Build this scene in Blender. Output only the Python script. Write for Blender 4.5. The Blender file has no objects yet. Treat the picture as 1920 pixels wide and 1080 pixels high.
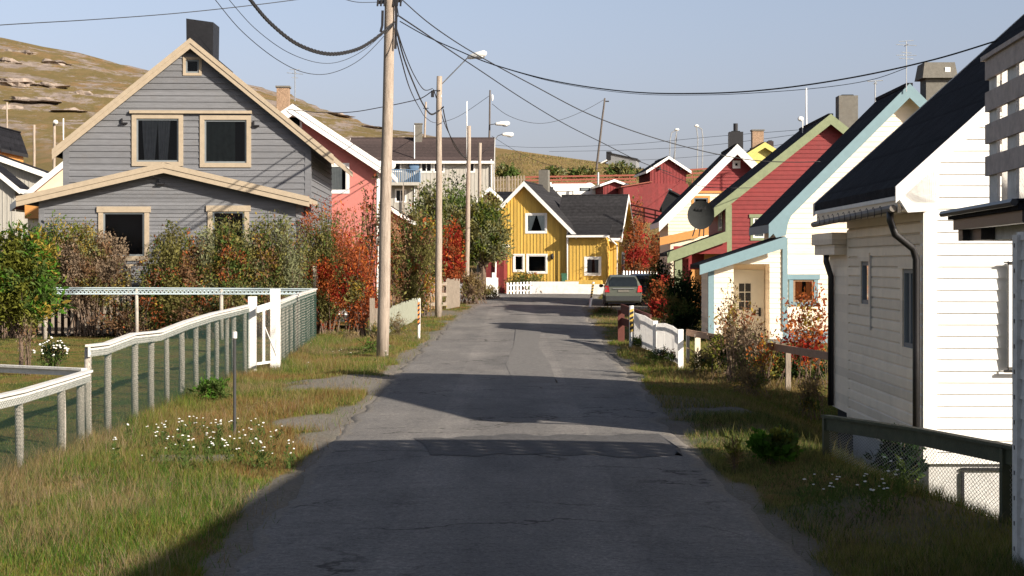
import bpy, math, random
import numpy as np
from mathutils import Vector
random.seed(7); rng = np.random.default_rng(7)
R = math.radians
C = bpy.data.collections.new('village'); bpy.context.scene.collection.children.link(C)
scn = bpy.context.scene
# ---------------------------------------------------------------- camera
F = 3000.0; HY = 493.0; CH = 2.2
cam_d = bpy.data.cameras.new('camera'); cam = bpy.data.objects.new('camera', cam_d); C.objects.link(cam)
cam.location = (0, 0, CH); cam.rotation_euler = (R(90), 0, 0)
cam_d.sensor_width = 36; cam_d.lens = F/1920*36; cam_d.shift_y = -(540-HY)/1920
cam_d.clip_start = 0.1; cam_d.clip_end = 6000
scn.camera = cam
# ---------------------------------------------------------------- light
SUNV = Vector((1.6, -1.3, 1.0)).normalized()
elev = math.asin(SUNV.z); azim = math.atan2(SUNV.x, SUNV.y)
w = bpy.data.worlds.new('World'); scn.world = w; w.use_nodes = True
nt = w.node_tree; nt.nodes.clear()
sky = nt.nodes.new('ShaderNodeTexSky'); sky.sky_type = 'NISHITA'; sky.sun_disc = False
sky.sun_elevation = elev; sky.sun_rotation = azim; sky.air_density = 1.0; sky.dust_density = 2.2; sky.ozone_density = 1.5
hs = nt.nodes.new('ShaderNodeHueSaturation'); hs.inputs['Saturation'].default_value = 0.7
bg = nt.nodes.new('ShaderNodeBackground'); bg.inputs[1].default_value = 0.080
out = nt.nodes.new('ShaderNodeOutputWorld')
# pale haze low over the horizon, deeper and darker sky overhead
tcw = nt.nodes.new('ShaderNodeTexCoord'); sp = nt.nodes.new('ShaderNodeSeparateXYZ'); rw = nt.nodes.new('ShaderNodeValToRGB'); mw = nt.nodes.new('ShaderNodeMixRGB'); mw.blend_type = 'MULTIPLY'; mw.inputs[0].default_value = 1
e_ = rw.color_ramp.elements; e_[0].position = 0.0; e_[0].color = (.93, .87, 1.09, 1); e_[1].position = 1.0; e_[1].color = (.42, .44, .50, 1)
for p_, c_ in ((.10, (.94, .885, 1.0, 1)), (.25, (.98, 1.0, 1.05, 1)), (.5, (.52, .55, .62, 1))):
    q_ = e_.new(p_); q_.color = c_
nt.links.new(tcw.outputs['Generated'], sp.inputs[0]); nt.links.new(sp.outputs['Z'], rw.inputs[0])
nt.links.new(sky.outputs[0], hs.inputs['Color']); nt.links.new(hs.outputs[0], mw.inputs[1]); nt.links.new(rw.outputs[0], mw.inputs[2]); nt.links.new(mw.outputs[0], bg.inputs[0]); nt.links.new(bg.outputs[0], out.inputs[0])
sl = bpy.data.lights.new('sun', 'SUN'); sl.energy = 5.0; sl.angle = R(0.53); sl.color = (1.0, 0.905, 0.775)
so = bpy.data.objects.new('sun', sl); C.objects.link(so)
so.rotation_euler = (-SUNV).to_track_quat('-Z', 'Y').to_euler()
so.location = (30, -25, 30)
vs = scn.view_settings; vs.view_transform = 'Standard'; vs.look = 'None'; vs.exposure = 0.95; vs.gamma = 1

def P(px, py, Y):
    """point at depth Y that the photograph shows at px, py"""
    return Vector(((px-960)/F*Y, Y, CH-(py-HY)/F*Y))
def XX(px, Y): return (px-960)/F*Y
def ZZ(py, Y): return CH-(py-HY)/F*Y

# ---------------------------------------------------------------- noise for shapes
_perm = rng.permutation(4096)
def _h(i, j): return _perm[(_perm[(i.astype(np.int64)) & 4095] + j.astype(np.int64)) & 4095]/4096.0
def vnoise(x, y):
    x = np.asarray(x, float); y = np.asarray(y, float)
    i = np.floor(x); j = np.floor(y); fx = x-i; fy = y-j
    fx = fx*fx*(3-2*fx); fy = fy*fy*(3-2*fy)
    a = _h(i, j); b = _h(i+1, j); c = _h(i, j+1); d = _h(i+1, j+1)
    return (a*(1-fx)+b*fx)*(1-fy)+(c*(1-fx)+d*fx)*fy
def fbm(x, y, o=4):
    s = 0; a = 0.5; t = 0
    for k in range(o):
        s = s+a*vnoise(x*2**k+17*k, y*2**k+5*k); t += a; a *= 0.5
    return s/t
def sstep(a, b, x):
    t = np.clip((np.asarray(x, float)-a)/(b-a), 0, 1); return t*t*(3-2*t)

# ---------------------------------------------------------------- materials
MATS = {}
def node(nt, t, **kw):
    n = nt.nodes.new(t)
    for k, v in kw.items(): setattr(n, k, v)
    return n
def mat(name, col, rough=0.7, var=0.12, scale=6.0, bump=0.0, bscale=60.0, col2=None, stretch=(1, 1, 1), spec=0.35, metal=0.0, dirt=0.0, boards=None, courses=0):
    """painted or raw surface: base colour varied by noise, optional streaks of dirt, optional fine bump"""
    if name in MATS: return MATS[name]
    m = bpy.data.materials.new(name); m.use_nodes = True; nt = m.node_tree
    b = nt.nodes['Principled BSDF']
    b.inputs['Roughness'].default_value = rough; b.inputs['Specular IOR Level'].default_value = spec; b.inputs['Metallic'].default_value = metal
    tc = node(nt, 'ShaderNodeTexCoord'); mp = node(nt, 'ShaderNodeMapping'); mp.inputs['Scale'].default_value = stretch
    nt.links.new(tc.outputs['Object'], mp.inputs[0])
    nz = node(nt, 'ShaderNodeTexNoise'); nz.inputs['Scale'].default_value = scale; nz.inputs['Detail'].default_value = 6; nz.inputs['Roughness'].default_value = .65
    nt.links.new(mp.outputs[0], nz.inputs['Vector'])
    rp = node(nt, 'ShaderNodeValToRGB'); e = rp.color_ramp.elements
    c = np.array(col[:3]); c2 = np.array(col2[:3]) if col2 is not None else c
    lo = c*(1-var); hi = c2*(1+var)
    e[0].position = 0.3; e[1].position = 0.7
    e[0].color = (*np.clip(lo, 0, 1), 1); e[1].color = (*np.clip(hi, 0, .9), 1)
    nt.links.new(nz.outputs['Fac'], rp.inputs[0]); last = rp.outputs[0]
    if dirt > 0:
        n2 = node(nt, 'ShaderNodeTexNoise'); n2.inputs['Scale'].default_value = 2.2; n2.inputs['Detail'].default_value = 8; n2.inputs['Roughness'].default_value = .75
        nt.links.new(tc.outputs['Object'], n2.inputs['Vector'])
        r2 = node(nt, 'ShaderNodeValToRGB'); r2.color_ramp.elements[0].position = .52; r2.color_ramp.elements[1].position = .75
        nt.links.new(n2.outputs['Fac'], r2.inputs[0])
        mu = node(nt, 'ShaderNodeMath', operation='MULTIPLY'); mu.inputs[1].default_value = dirt; nt.links.new(r2.outputs[0], mu.inputs[0])
        mx = node(nt, 'ShaderNodeMixRGB'); mx.inputs[2].default_value = (.13, .10, .07, 1)
        nt.links.new(mu.outputs[0], mx.inputs[0]); nt.links.new(last, mx.inputs[1]); last = mx.outputs[0]
    if boards or courses:
        # every board or roofing course weathers a little differently
        ax, fr_ = boards or ('Z', courses); sx = node(nt, 'ShaderNodeSeparateXYZ'); nt.links.new(tc.outputs['Object'], sx.inputs[0])
        mm = node(nt, 'ShaderNodeMath', operation='MULTIPLY'); mm.inputs[1].default_value = fr_; nt.links.new(sx.outputs[ax], mm.inputs[0])
        fl = node(nt, 'ShaderNodeMath', operation='FLOOR'); nt.links.new(mm.outputs[0], fl.inputs[0])
        wn = node(nt, 'ShaderNodeTexWhiteNoise', noise_dimensions='1D'); nt.links.new(fl.outputs[0], wn.inputs['W'])
        mr = node(nt, 'ShaderNodeMapRange'); mr.inputs['To Min'].default_value = .86 if boards else .8; mr.inputs['To Max'].default_value = 1.10 if boards else 1.25; nt.links.new(wn.outputs['Value'], mr.inputs['Value'])
        fin = mr.outputs[0]
        if courses:
            fc = node(nt, 'ShaderNodeMath', operation='FRACT'); nt.links.new(mm.outputs[0], fc.inputs[0])
            cr = node(nt, 'ShaderNodeValToRGB'); cr.color_ramp.elements[0].color = (.35, .35, .35, 1); cr.color_ramp.elements[1].position = .14; nt.links.new(fc.outputs[0], cr.inputs[0])
            m5 = node(nt, 'ShaderNodeMath', operation='MULTIPLY'); nt.links.new(fin, m5.inputs[0]); nt.links.new(cr.outputs[0], m5.inputs[1]); fin = m5.outputs[0]
        m4 = node(nt, 'ShaderNodeMixRGB', blend_type='MULTIPLY'); m4.inputs[0].default_value = 1; nt.links.new(last, m4.inputs[1]); nt.links.new(fin, m4.inputs[2]); last = m4.outputs[0]
    nt.links.new(last, b.inputs['Base Color'])
    if bump > 0:
        nb = node(nt, 'ShaderNodeTexNoise'); nb.inputs['Scale'].default_value = bscale; nb.inputs['Detail'].default_value = 4
        nt.links.new(mp.outputs[0], nb.inputs['Vector'])
        bp = node(nt, 'ShaderNodeBump'); bp.inputs['Strength'].default_value = bump; bp.inputs['Distance'].default_value = .02
        nt.links.new(nb.outputs['Fac'], bp.inputs['Height']); nt.links.new(bp.outputs[0], b.inputs['Normal'])
    MATS[name] = m; return m
def leafmat(name, col):
    if name in MATS: return MATS[name]
    m = bpy.data.materials.new(name); m.use_nodes = True; nt = m.node_tree; nt.nodes.clear()
    o = node(nt, 'ShaderNodeOutputMaterial'); d = node(nt, 'ShaderNodeBsdfDiffuse'); t = node(nt, 'ShaderNodeBsdfTranslucent'); mx = node(nt, 'ShaderNodeMixShader'); mx.inputs[0].default_value = .4
    tc = node(nt, 'ShaderNodeTexCoord'); nz = node(nt, 'ShaderNodeTexNoise'); nz.inputs['Scale'].default_value = 9; nt.links.new(tc.outputs['Object'], nz.inputs['Vector'])
    rp = node(nt, 'ShaderNodeValToRGB'); e = rp.color_ramp.elements; e[0].position = .3; e[1].position = .7
    c = np.array(col); e[0].color = (*(c*.7), 1); e[1].color = (*np.clip(c*1.35, 0, 1), 1)
    nt.links.new(nz.outputs['Fac'], rp.inputs[0])
    nt.links.new(rp.outputs[0], d.inputs[0]); nt.links.new(rp.outputs[0], t.inputs[0])
    nt.links.new(d.outputs[0], mx.inputs[1]); nt.links.new(t.outputs[0], mx.inputs[2]); nt.links.new(mx.outputs[0], o.inputs[0])
    MATS[name] = m; return m
def glassmat():
    m = bpy.data.materials.new('window_glass'); m.use_nodes = True; nt = m.node_tree; nt.nodes.clear()
    o = node(nt, 'ShaderNodeOutputMaterial'); g = node(nt, 'ShaderNodeBsdfGlossy'); g.inputs['Roughness'].default_value = .03
    t = node(nt, 'ShaderNodeBsdfTransparent'); t.inputs[0].default_value = (.8, .85, .85, 1)
    lw = node(nt, 'ShaderNodeLayerWeight'); lw.inputs[0].default_value = .25
    mx = node(nt, 'ShaderNodeMixShader')
    nt.links.new(lw.outputs['Fresnel'], mx.inputs[0]); nt.links.new(t.outputs[0], mx.inputs[1]); nt.links.new(g.outputs[0], mx.inputs[2]); nt.links.new(mx.outputs[0], o.inputs[0])
    return m
GLASS = glassmat()
M = dict(
 white=mat('white_paint', (.78, .76, .72), .55, .07, 4, dirt=.2),
 whitebounce=mat('white_lap_bounce_tint', (.84, .72, .56), .5, .07, 3, bump=.15, bscale=90, dirt=.14, boards=('Z', 7.4627)),  # warm bounced light is put into this white, meant for house B's shaded side
 whitew=mat('weathered_white_paint', (.62, .60, .56), .7, .16, 9, bump=.3, dirt=.4, stretch=(1, 1, 1)),
 grey=mat('grey_stained_boards', (.145, .148, .158), .7, .13, 4, bump=.3, bscale=40, stretch=(.6, .6, 4), dirt=.22, boards=('Z', 4.76)),
 beige=mat('beige_trim_paint', (.35, .285, .205), .6, .1, 6, bump=.15, dirt=.08),
 sash=mat('grey_blue_sash', (.16, .18, .19), .5, .06),
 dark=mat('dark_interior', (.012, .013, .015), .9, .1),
 black=mat('black_metal', (.016, .015, .016), .4, .2, 20, spec=.5),
 blackroof=mat('black_roof_felt', (.014, .014, .017), .85, .45, 3, bump=.8, bscale=30, courses=2.2, spec=.08),
 darkroof=mat('charcoal_shingles', (.030, .029, .031), .9, .35, 5, bump=1, bscale=30, courses=5, spec=.1),
 brownroof=mat('brown_roof_tiles', (.055, .038, .035), .9, .3, 5, bump=1, bscale=30, courses=3.5),
 pink=mat('salmon_render', (.47, .165, .14), .85, .06, 8, bump=.3, bscale=70),
 yellow=mat('yellow_board', (.56, .365, .08), .6, .1, 4, stretch=(3, 3, .4), dirt=.12, boards=('X', 4.76)),
 red=mat('falun_red_boards', (.175, .024, .024), .7, .18, 4, bump=.3, dirt=.15, boards=('X', 4)),
 redlap=mat('red_lap_paint', (.20, .024, .024), .6, .14, 4, bump=.2, dirt=.12, boards=('Z', 6.25)),
 green=mat('sage_green_trim', (.20, .23, .13), .6, .12, 7, bump=.15, dirt=.15),
 blue=mat('pale_blue_trim', (.17, .26, .29), .55, .06, 7, dirt=.06),
 lime=mat('lime_yellow_boards', (.52, .46, .14), .7, .1),
 orange=mat('ochre_board', (.52, .24, .07), .6, .1),
 cream=mat('cream_wall', (.74, .64, .47), .6, .05),
 greyv=mat('pale_grey_planks', (.36, .34, .30), .75, .15, 5, stretch=(3, 3, .3)),
 woodpole=mat('weathered_pole_wood', (.27, .215, .17), .85, .25, 7, bump=.7, bscale=30, stretch=(6, 6, .35), dirt=.3, col2=(.34, .28, .225)),
 wood=mat('bleached_wood', (.25, .205, .16), .85, .2, 8, bump=.5, bscale=30, stretch=(2, 2, .5), dirt=.25),
 brownwood=mat('brown_fence_wood', (.26, .155, .085), .8, .2, 8, bump=.4, dirt=.2),
 railbrown=mat('faded_brown_rail', (.40, .24, .155), .8, .15, 8, bump=.4, dirt=.2),
 darkgreen=mat('dark_green_rail_paint', (.060, .066, .036), .7, .25, 8, bump=.3, dirt=.3),
 palegreen=mat('faded_pale_green_boards', (.29, .30, .235), .85, .22, 7, bump=.5, stretch=(4, 4, .4), dirt=.4),
 concrete=mat('painted_concrete', (.55, .54, .52), .85, .12, 4, bump=.5, dirt=.4),
 concgrey=mat('grey_concrete', (.145, .135, .115), .9, .15, 8, bump=.5, dirt=.3),
 brick=mat('chimney_stone', (.30, .20, .13), .95, .45, 22, bump=1., bscale=40),
 stone=mat('round_stones', (.21, .20, .19), .95, .3, 9, bump=1., bscale=20),
 wirem=mat('cable_rubber', (.02, .02, .022), .6, .1),
 netgreen=mat('green_coated_wire', (.022, .055, .042), .5, .1),
 netgrey=mat('galvanised_wire', (.33, .31, .27), .5, .1, metal=.3),
 steel=mat('galvanised_steel', (.45, .46, .46), .4, .1, metal=.7),
 lampw=mat('lamp_housing', (.75, .74, .70), .5, .05),
 curtain=mat('curtain_cloth', (.80, .78, .72), .9, .1),
 curtaing=mat('grey_curtain_cloth', (.14, .14, .15), .9, .15),
 door=mat('cream_door_paint', (.60, .56, .46), .5, .04),
 orangep=mat('orange_reflector', (.75, .22, .05), .5, .05),
 yard=mat('dark_flecked_metal', (.04, .04, .04), .5, .2),
 tarp=mat('grey_tarpaulin', (.20, .205, .21), .7, .2, 3, bump=.3),
 bluep=mat('blue_balcony_paint', (.10, .17, .27), .6, .1),
 post=mat('flaky_whitewashed_post', (.36, .325, .28), .85, .4, 30, bump=.6, stretch=(3, 3, 1), dirt=.35),
 railblue=mat('whitish_blue_rail', (.42, .50, .53), .6, .08),
 balc=mat('weathered_boards_shade_tint', (.46, .385, .345), .8, .2, 8, bump=.4, dirt=.35),  # white slats with the brownish tone of shade mixed into the colour
 shadered=mat('shaded_rust_plank', (.10, .03, .022), .8, .2, 8),  # rust red darkened: the planks' shade is put into the colour
 farpole=mat('dark_far_pole', (.10, .085, .075), .9, .2, 6),
 blind=mat('dark_green_blind', (.045, .055, .05), .9, .2),
 bark=mat('shrub_bark', (.13, .09, .065), .9, .3, 20, bump=.5),
 redtrim=mat('rust_red_plank', (.24, .07, .045), .7, .15, 8, dirt=.15),
 plantw=mat('white_petals', (.78, .77, .74), .8, .05),
)
# ---------------------------------------------------------------- mesh collector
class MB:
    def __init__(s, T=None): s.v = []; s.f = []; s.T = T; s.mi = []
    def add(s, vs, fs, mi=0):
        n = len(s.v)
        if s.T: vs = [s.T(*p) for p in vs]
        s.v += [tuple(p) for p in vs]; s.f += [tuple(i+n for i in f) for f in fs]; s.mi += [mi]*len(fs); return s
    def hexa(s, p, mi=0): return s.add(p, [(0, 3, 2, 1), (4, 5, 6, 7), (0, 1, 5, 4), (1, 2, 6, 5), (2, 3, 7, 6), (3, 0, 4, 7)], mi)
    def box(s, x0, x1, y0, y1, z0, z1, mi=0): return s.hexa([(x0, y0, z0), (x1, y0, z0), (x1, y1, z0), (x0, y1, z0), (x0, y0, z1), (x1, y0, z1), (x1, y1, z1), (x0, y1, z1)], mi)
    def cbox(s, x, y, w, d, z0, z1, mi=0): return s.box(x-w/2, x+w/2, y-d/2, y+d/2, z0, z1, mi)
    def bar(s, a, b, w, h, mi=0):
        """rectangular bar from a to b, w across, h in height"""
        a = Vector(a); b = Vector(b); d = (b-a).normalized()
        up = Vector((0, 0, 1))
        if abs(d.z) > .95: up = Vector((0, 1, 0))
        sd = d.cross(up).normalized(); u = sd.cross(d).normalized()
        p = [a-sd*w/2-u*h/2, b-sd*w/2-u*h/2, b+sd*w/2-u*h/2, a+sd*w/2-u*h/2, a-sd*w/2+u*h/2, b-sd*w/2+u*h/2, b+sd*w/2+u*h/2, a+sd*w/2+u*h/2]
        return s.hexa(p, mi)
    def tube(s, pts, r, n=8, cap=True, mi=0):
        pts = [Vector(p) for p in pts]; k = len(pts); rs = r if isinstance(r, (list, tuple)) else [r]*k
        vs = []; fs = []
        d0 = (pts[-1]-pts[0]).normalized(); up = Vector((0, 0, 1)) if abs(d0.z) < .9 else Vector((0, 1, 0))
        for i, p in enumerate(pts):
            d = (pts[min(i+1, k-1)]-pts[max(i-1, 0)]).normalized()
            sd = d.cross(up); sd = sd.normalized() if sd.length > 1e-6 else Vector((1, 0, 0)); u = sd.cross(d)
            for j in range(n):
                t = 2*math.pi*j/n; vs.append(p+sd*math.cos(t)*rs[i]+u*math.sin(t)*rs[i])
        for i in range(k-1):
            for j in range(n):
                fs.append((i*n+j, i*n+(j+1) % n, (i+1)*n+(j+1) % n, (i+1)*n+j))
        if cap: fs.append(tuple(range(n-1, -1, -1))); fs.append(tuple((k-1)*n+j for j in range(n)))
        return s.add(vs, fs, mi)
    def ball(s, c, rx, ry, rz, n=10, m=6, mi=0, jit=0):
        vs = []; fs = []
        for i in range(m+1):
            th = math.pi*i/m
            for j in range(n):
                ph = 2*math.pi*j/n; q = 1+(random.uniform(-jit, jit) if jit else 0)
                vs.append((c[0]+rx*q*math.sin(th)*math.cos(ph), c[1]+ry*q*math.sin(th)*math.sin(ph), c[2]+rz*q*math.cos(th)))
        for i in range(m):
            for j in range(n): fs.append((i*n+j, (i+1)*n+j, (i+1)*n+(j+1) % n, i*n+(j+1) % n))
        return s.add(vs, fs, mi)
    def build(s, name, m, parent=None, smooth=False):
        me = bpy.data.meshes.new(name); me.from_pydata(s.v, [], s.f)
        for q in (m if isinstance(m, (list, tuple)) else [m]): me.materials.append(q)
        if any(s.mi): me.polygons.foreach_set('material_index', s.mi)
        if smooth: me.polygons.foreach_set('use_smooth', [True]*len(s.f))
        me.update(); o = bpy.data.objects.new(name, me); C.objects.link(o)
        if parent: o.parent = parent
        return o
def tag(o, label, cat, group=None):
    o['label'] = label; o['category'] = cat
    if group: o['group'] = group
    return o
def thing(name, label, cat, loc=(0, 0, 0), rz=0, group=None):
    o = bpy.data.objects.new(name, None); C.objects.link(o); o.location = loc; o.rotation_euler = (0, 0, rz); o.empty_display_size = .2
    return tag(o, label, cat, group)
def structure(o): o['kind'] = 'structure'; return o
def copy_tree(o, parent=None):
    c = o.copy(); C.objects.link(c); c.parent = parent
    for ch in list(o.children): copy_tree(ch, c)
    return c
def npmesh(name, V, Fc, mats, mi=None, parent=None, smooth=False, nper=None):
    me = bpy.data.meshes.new(name); V = np.asarray(V, np.float32); Fc = np.asarray(Fc, np.int32)
    k = Fc.shape[1]; me.vertices.add(len(V)); me.vertices.foreach_set('co', V.ravel())
    me.loops.add(Fc.size); me.loops.foreach_set('vertex_index', Fc.ravel())
    me.polygons.add(len(Fc)); me.polygons.foreach_set('loop_start', np.arange(0, Fc.size, k, dtype=np.int32))
    for q in mats: me.materials.append(q)
    if mi is not None: me.polygons.foreach_set('material_index', np.asarray(mi, np.int32))
    if smooth: me.polygons.foreach_set('use_smooth', np.ones(len(Fc), bool))
    me.update(calc_edges=True); me.validate(); o = bpy.data.objects.new(name, me); C.objects.link(o)
    if parent: o.parent = parent
    return o
# ================================================================ GROUND
CP = np.array([(-3000, -60), (-1200, -20), (-200, 40), (0, 68), (100, 93), (290, 138), (470, 157), (530, 176), (600, 200), (700, 237), (800, 254), (940, 278), (1040, 292), (1120, 303), (1200, 316), (1400, 321), (1700, 318), (3000, 310), (6000, 300)], float)
RE_Y = [-60, 5, 11.2, 19.6, 30.4, 42, 56.4, 71.7, 84, 95, 100]
RE_L = [-1.98, -1.98, -1.98, -2.2, -2.25, -2.28, -2.15, -1.75, -1.5, -1.2, -1.2]
RE_R = [2.15, 2.15, 2.13, 2.05, 2.3, 2.45, 2.8, 3.1, 4.2, 5.2, 5.2]
def road_l(y): return np.interp(y, RE_Y, RE_L)
def road_r(y): return np.interp(y, RE_Y, RE_R)
def g0(x, y):
    x = np.asarray(x, float); y = np.asarray(y, float)
    b = np.interp(y, [-100, 50, 80, 103, 108, 125, 135, 150], [0, 0, .22, .33, .6, 4.9, 7.2, 9.6])
    yy = np.maximum(y, 20); px = 960+F*x/yy
    cpy = np.interp(px, CP[:, 0], CP[:, 1]); Yc = np.interp(px, [500, 980], [320, 195])
    Hc = CH+(HY-cpy)/F*Yc
    t = np.clip((y-150)/(Yc-150), 0, 1)
    far = 9.6+(Hc-9.6)*(t*.75+.25*t*t*(3-2*t))+((fbm(x/22., y/9., 4)-.5)*5.0+np.abs(fbm(x/9.+7, y/14., 4)-.5)*6.5)*np.clip(t*1.0, 0, 1)*np.clip((900-px)/500, 0, 1)*(1-t)*1.6
    far = far+(fbm(x/7.+3, y/11., 4)-.5)*2.2*np.clip(t*4, 0, 1)*np.clip((900-px)/400, 0, 1)
    far = np.where(y > Yc, np.maximum(Hc-(y-Yc)*.07, -5), far)
    z = np.where(y > 150, far, b)
    left = -.12*sstep(-3.4, -5.2, x)*(1-sstep(60, 80, y))
    dx = x-3.35-np.maximum(0, 15.5-y)*.42
    dep = -.80*sstep(0, 2.0, dx)*sstep(11.5, 14, y)*(1-sstep(24, 30, y))
    mound = .10*sstep(2.4, 3.2, x)*(1-sstep(3.3, 4.6, x))*sstep(12, 14, y)*(1-sstep(17, 21, y))
    inroad = sstep(-.5, .1, x-road_l(y)-.2)*(1-sstep(-.1, .5, x-road_r(y)+.2))
    bumps = (fbm(x*.9, y*.9, 3)-.5)*.12*(1-inroad)*np.clip((130-y)/40, 0, 1)
    return z+left+dep+mound+bumps
def gz(x, y): return float(g0(np.array([x]), np.array([y]))[0])

def gravel(x, y):
    n = fbm(x*1.1+3, y*.55, 4); dl = road_l(y)-x; dr = x-road_r(y)
    w = .22+.5*sstep(.4, .7, n)
    a = 1-sstep(w*.45, w*1.0, dl); a = np.where(dl < 0, 1, a)
    b = 1-sstep(w*.35, w*.8, dr); b = np.where(dr < 0, 1, b)
    e = np.where(x < 0, a, b)
    # gravel openings at the side of the road
    def patch(cx, cy, rx, ry, k=.35): return sstep(1+k, 1-k, ((x-cx)/rx)**2+((y-cy)/ry)**2+(n-.5)*1.6)
    e = np.maximum(e, patch(-2.9, 29.2, 1.5, 2.0)); e = np.maximum(e, patch(-2.5, 22.2, .75, 1.3)*.9)
    e = np.maximum(e, patch(2.6, 24.6, 1.0, 1.9)*.7)
    e = np.maximum(e, patch(4.6, 24.2, 2.6, .38)*.9); e = np.maximum(e, patch(3.4, 20.5, 1.4, 1.6)*.4)
    e = np.maximum(e, patch(3.3, 13.4, 1.3, 1.1)*.5); e = np.maximum(e, patch(-4.2, 66, 2.6, 3)*.8)
    e = np.maximum(e, patch(4.2, 78, 4, 8)); e = np.maximum(e, patch(-3.8, 98, 5, 3)*.6)
    return np.clip(e*(1.25-n*.5), 0, 1)
def axis(parts):
    a = []
    for s, e, d in parts: a += list(np.arange(s, e, d))
    return np.array(a)
gx = np.concatenate([-np.geomspace(1500, 14, 60), axis([(-13.5, -7, .5), (-7, 7, .14), (7, 14, .5)]), np.geomspace(14, 1500, 60)])
gy = np.concatenate([axis([(-60, -4, 4), (-4, 9, .8), (9, 34, .17), (34, 60, .4), (60, 160, 1.2), (160, 330, 1.7)]), np.geomspace(332, 3500, 30)])
GX, GY = np.meshgrid(gx, gy); GZ = g0(GX, GY)
inr = sstep(.03, .18, GX-road_l(GY))*sstep(.03, .18, road_r(GY)-GX)*(GY < 99.5)
GZ = GZ-.04*inr
nx, ny = len(gx), len(gy)
idx = np.arange(nx*ny).reshape(ny, nx)
Fq = np.stack([idx[:-1, :-1], idx[:-1, 1:], idx[1:, 1:], idx[1:, :-1]], -1).reshape(-1, 4)
def ground_material():
    m = bpy.data.materials.new('grassy_ground'); m.use_nodes = True; nt = m.node_tree; b = nt.nodes['Principled BSDF']; b.inputs['Roughness'].default_value = .95; b.inputs['Specular IOR Level'].default_value = .1
    tc = node(nt, 'ShaderNodeTexCoord')
    def noise(scale, detail=6, st=None, rough=.6):
        v = tc.outputs['Object']
        if st:
            mp = node(nt, 'ShaderNodeMapping'); mp.inputs['Scale'].default_value = st; nt.links.new(v, mp.inputs[0]); v = mp.outputs[0]
        n = node(nt, 'ShaderNodeTexNoise'); n.inputs['Scale'].default_value = scale; n.inputs['Detail'].default_value = detail; n.inputs['Roughness'].default_value = rough
        nt.links.new(v, n.inputs['Vector']); return n.outputs['Fac']
    def ramp(f, st):
        r = node(nt, 'ShaderNodeValToRGB'); e = r.color_ramp.elements
        while len(e) < len(st): e.new(.5)
        for k, (p, c) in enumerate(st): e[k].position = p; e[k].color = (*c, 1)
        nt.links.new(f, r.inputs[0]); return r.outputs[0]
    def mix(f, a, c):
        x = node(nt, 'ShaderNodeMixRGB'); nt.links.new(f, x.inputs[0]); nt.links.new(a, x.inputs[1]); nt.links.new(c, x.inputs[2]); return x.outputs[0]
    def attr(n):
        a = node(nt, 'ShaderNodeAttribute'); a.attribute_name = n; return a.outputs['Fac']
    grass = ramp(noise(.9, 8), [(.3, (.035, .06, .012)), (.45, (.075, .085, .02)), (.56, (.16, .11, .035)), (.7, (.12, .06, .025))])
    grav = ramp(noise(26, 10, rough=.9), [(.3, (.06, .052, .045)), (.48, (.16, .145, .125)), (.56, (.20, .18, .155)), (.68, (.40, .37, .33))])
    near = mix(attr('gravel'), grass, grav)
    heath = ramp(noise(.14, 12, (1, .3, 1), .8), [(.3, (.075, .062, .026)), (.42, (.165, .118, .055)), (.5, (.12, .095, .038)), (.6, (.20, .125, .06)), (.72, (.075, .07, .028))])
    rk = ramp(noise(.6, 9, (.8, .3, 2), .75), [(.3, (.11, .09, .075)), (.5, (.21, .17, .145)), (.7, (.31, .255, .225))])
    rn = noise(.13, 12, (.7, .38, 2.4), .82)
    rm = ramp(rn, [(.505, (0, 0, 0)), (.53, (1, 1, 1))])
    ra = node(nt, 'ShaderNodeMath', operation='MULTIPLY'); nt.links.new(rm, ra.inputs[0]); nt.links.new(attr('rock'), ra.inputs[1])
    hill = mix(ra.outputs[0], heath, rk)
    fieldc = ramp(noise(.35, 9, (.6, 1, 1), .7), [(.3, (.09, .09, .03)), (.45, (.24, .165, .07)), (.6, (.19, .13, .05)), (.72, (.08, .085, .03))])
    dist = mix(attr('field'), hill, fieldc)
    fin = mix(attr('hill'), near, dist)
    nt.links.new(fin, b.inputs['Base Color'])
    bp = node(nt, 'ShaderNodeBump'); bp.inputs['Strength'].default_value = .8; bp.inputs['Distance'].default_value = .05
    nt.links.new(noise(14, 8), bp.inputs['Height']); nt.links.new(bp.outputs[0], b.inputs['Normal'])
    return m
GROUND_M = ground_material()
gnd = npmesh('ground', np.stack([GX, GY, GZ], -1).reshape(-1, 3), Fq, [GROUND_M], smooth=True); structure(gnd)
PXg = 960+F*GX/np.maximum(GY, 20)
for nm, val in (('gravel', gravel(GX, GY)), ('hill', sstep(104, 128, GY)), ('field', sstep(820, 980, PXg)*sstep(100, 140, GY)), ('rock', sstep(165, 200, GY)*1.0)):
    a = gnd.data.attributes.new(nm, 'FLOAT', 'POINT'); a.data.foreach_set('value', np.ascontiguousarray(val.reshape(-1), dtype=np.float32))

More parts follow.
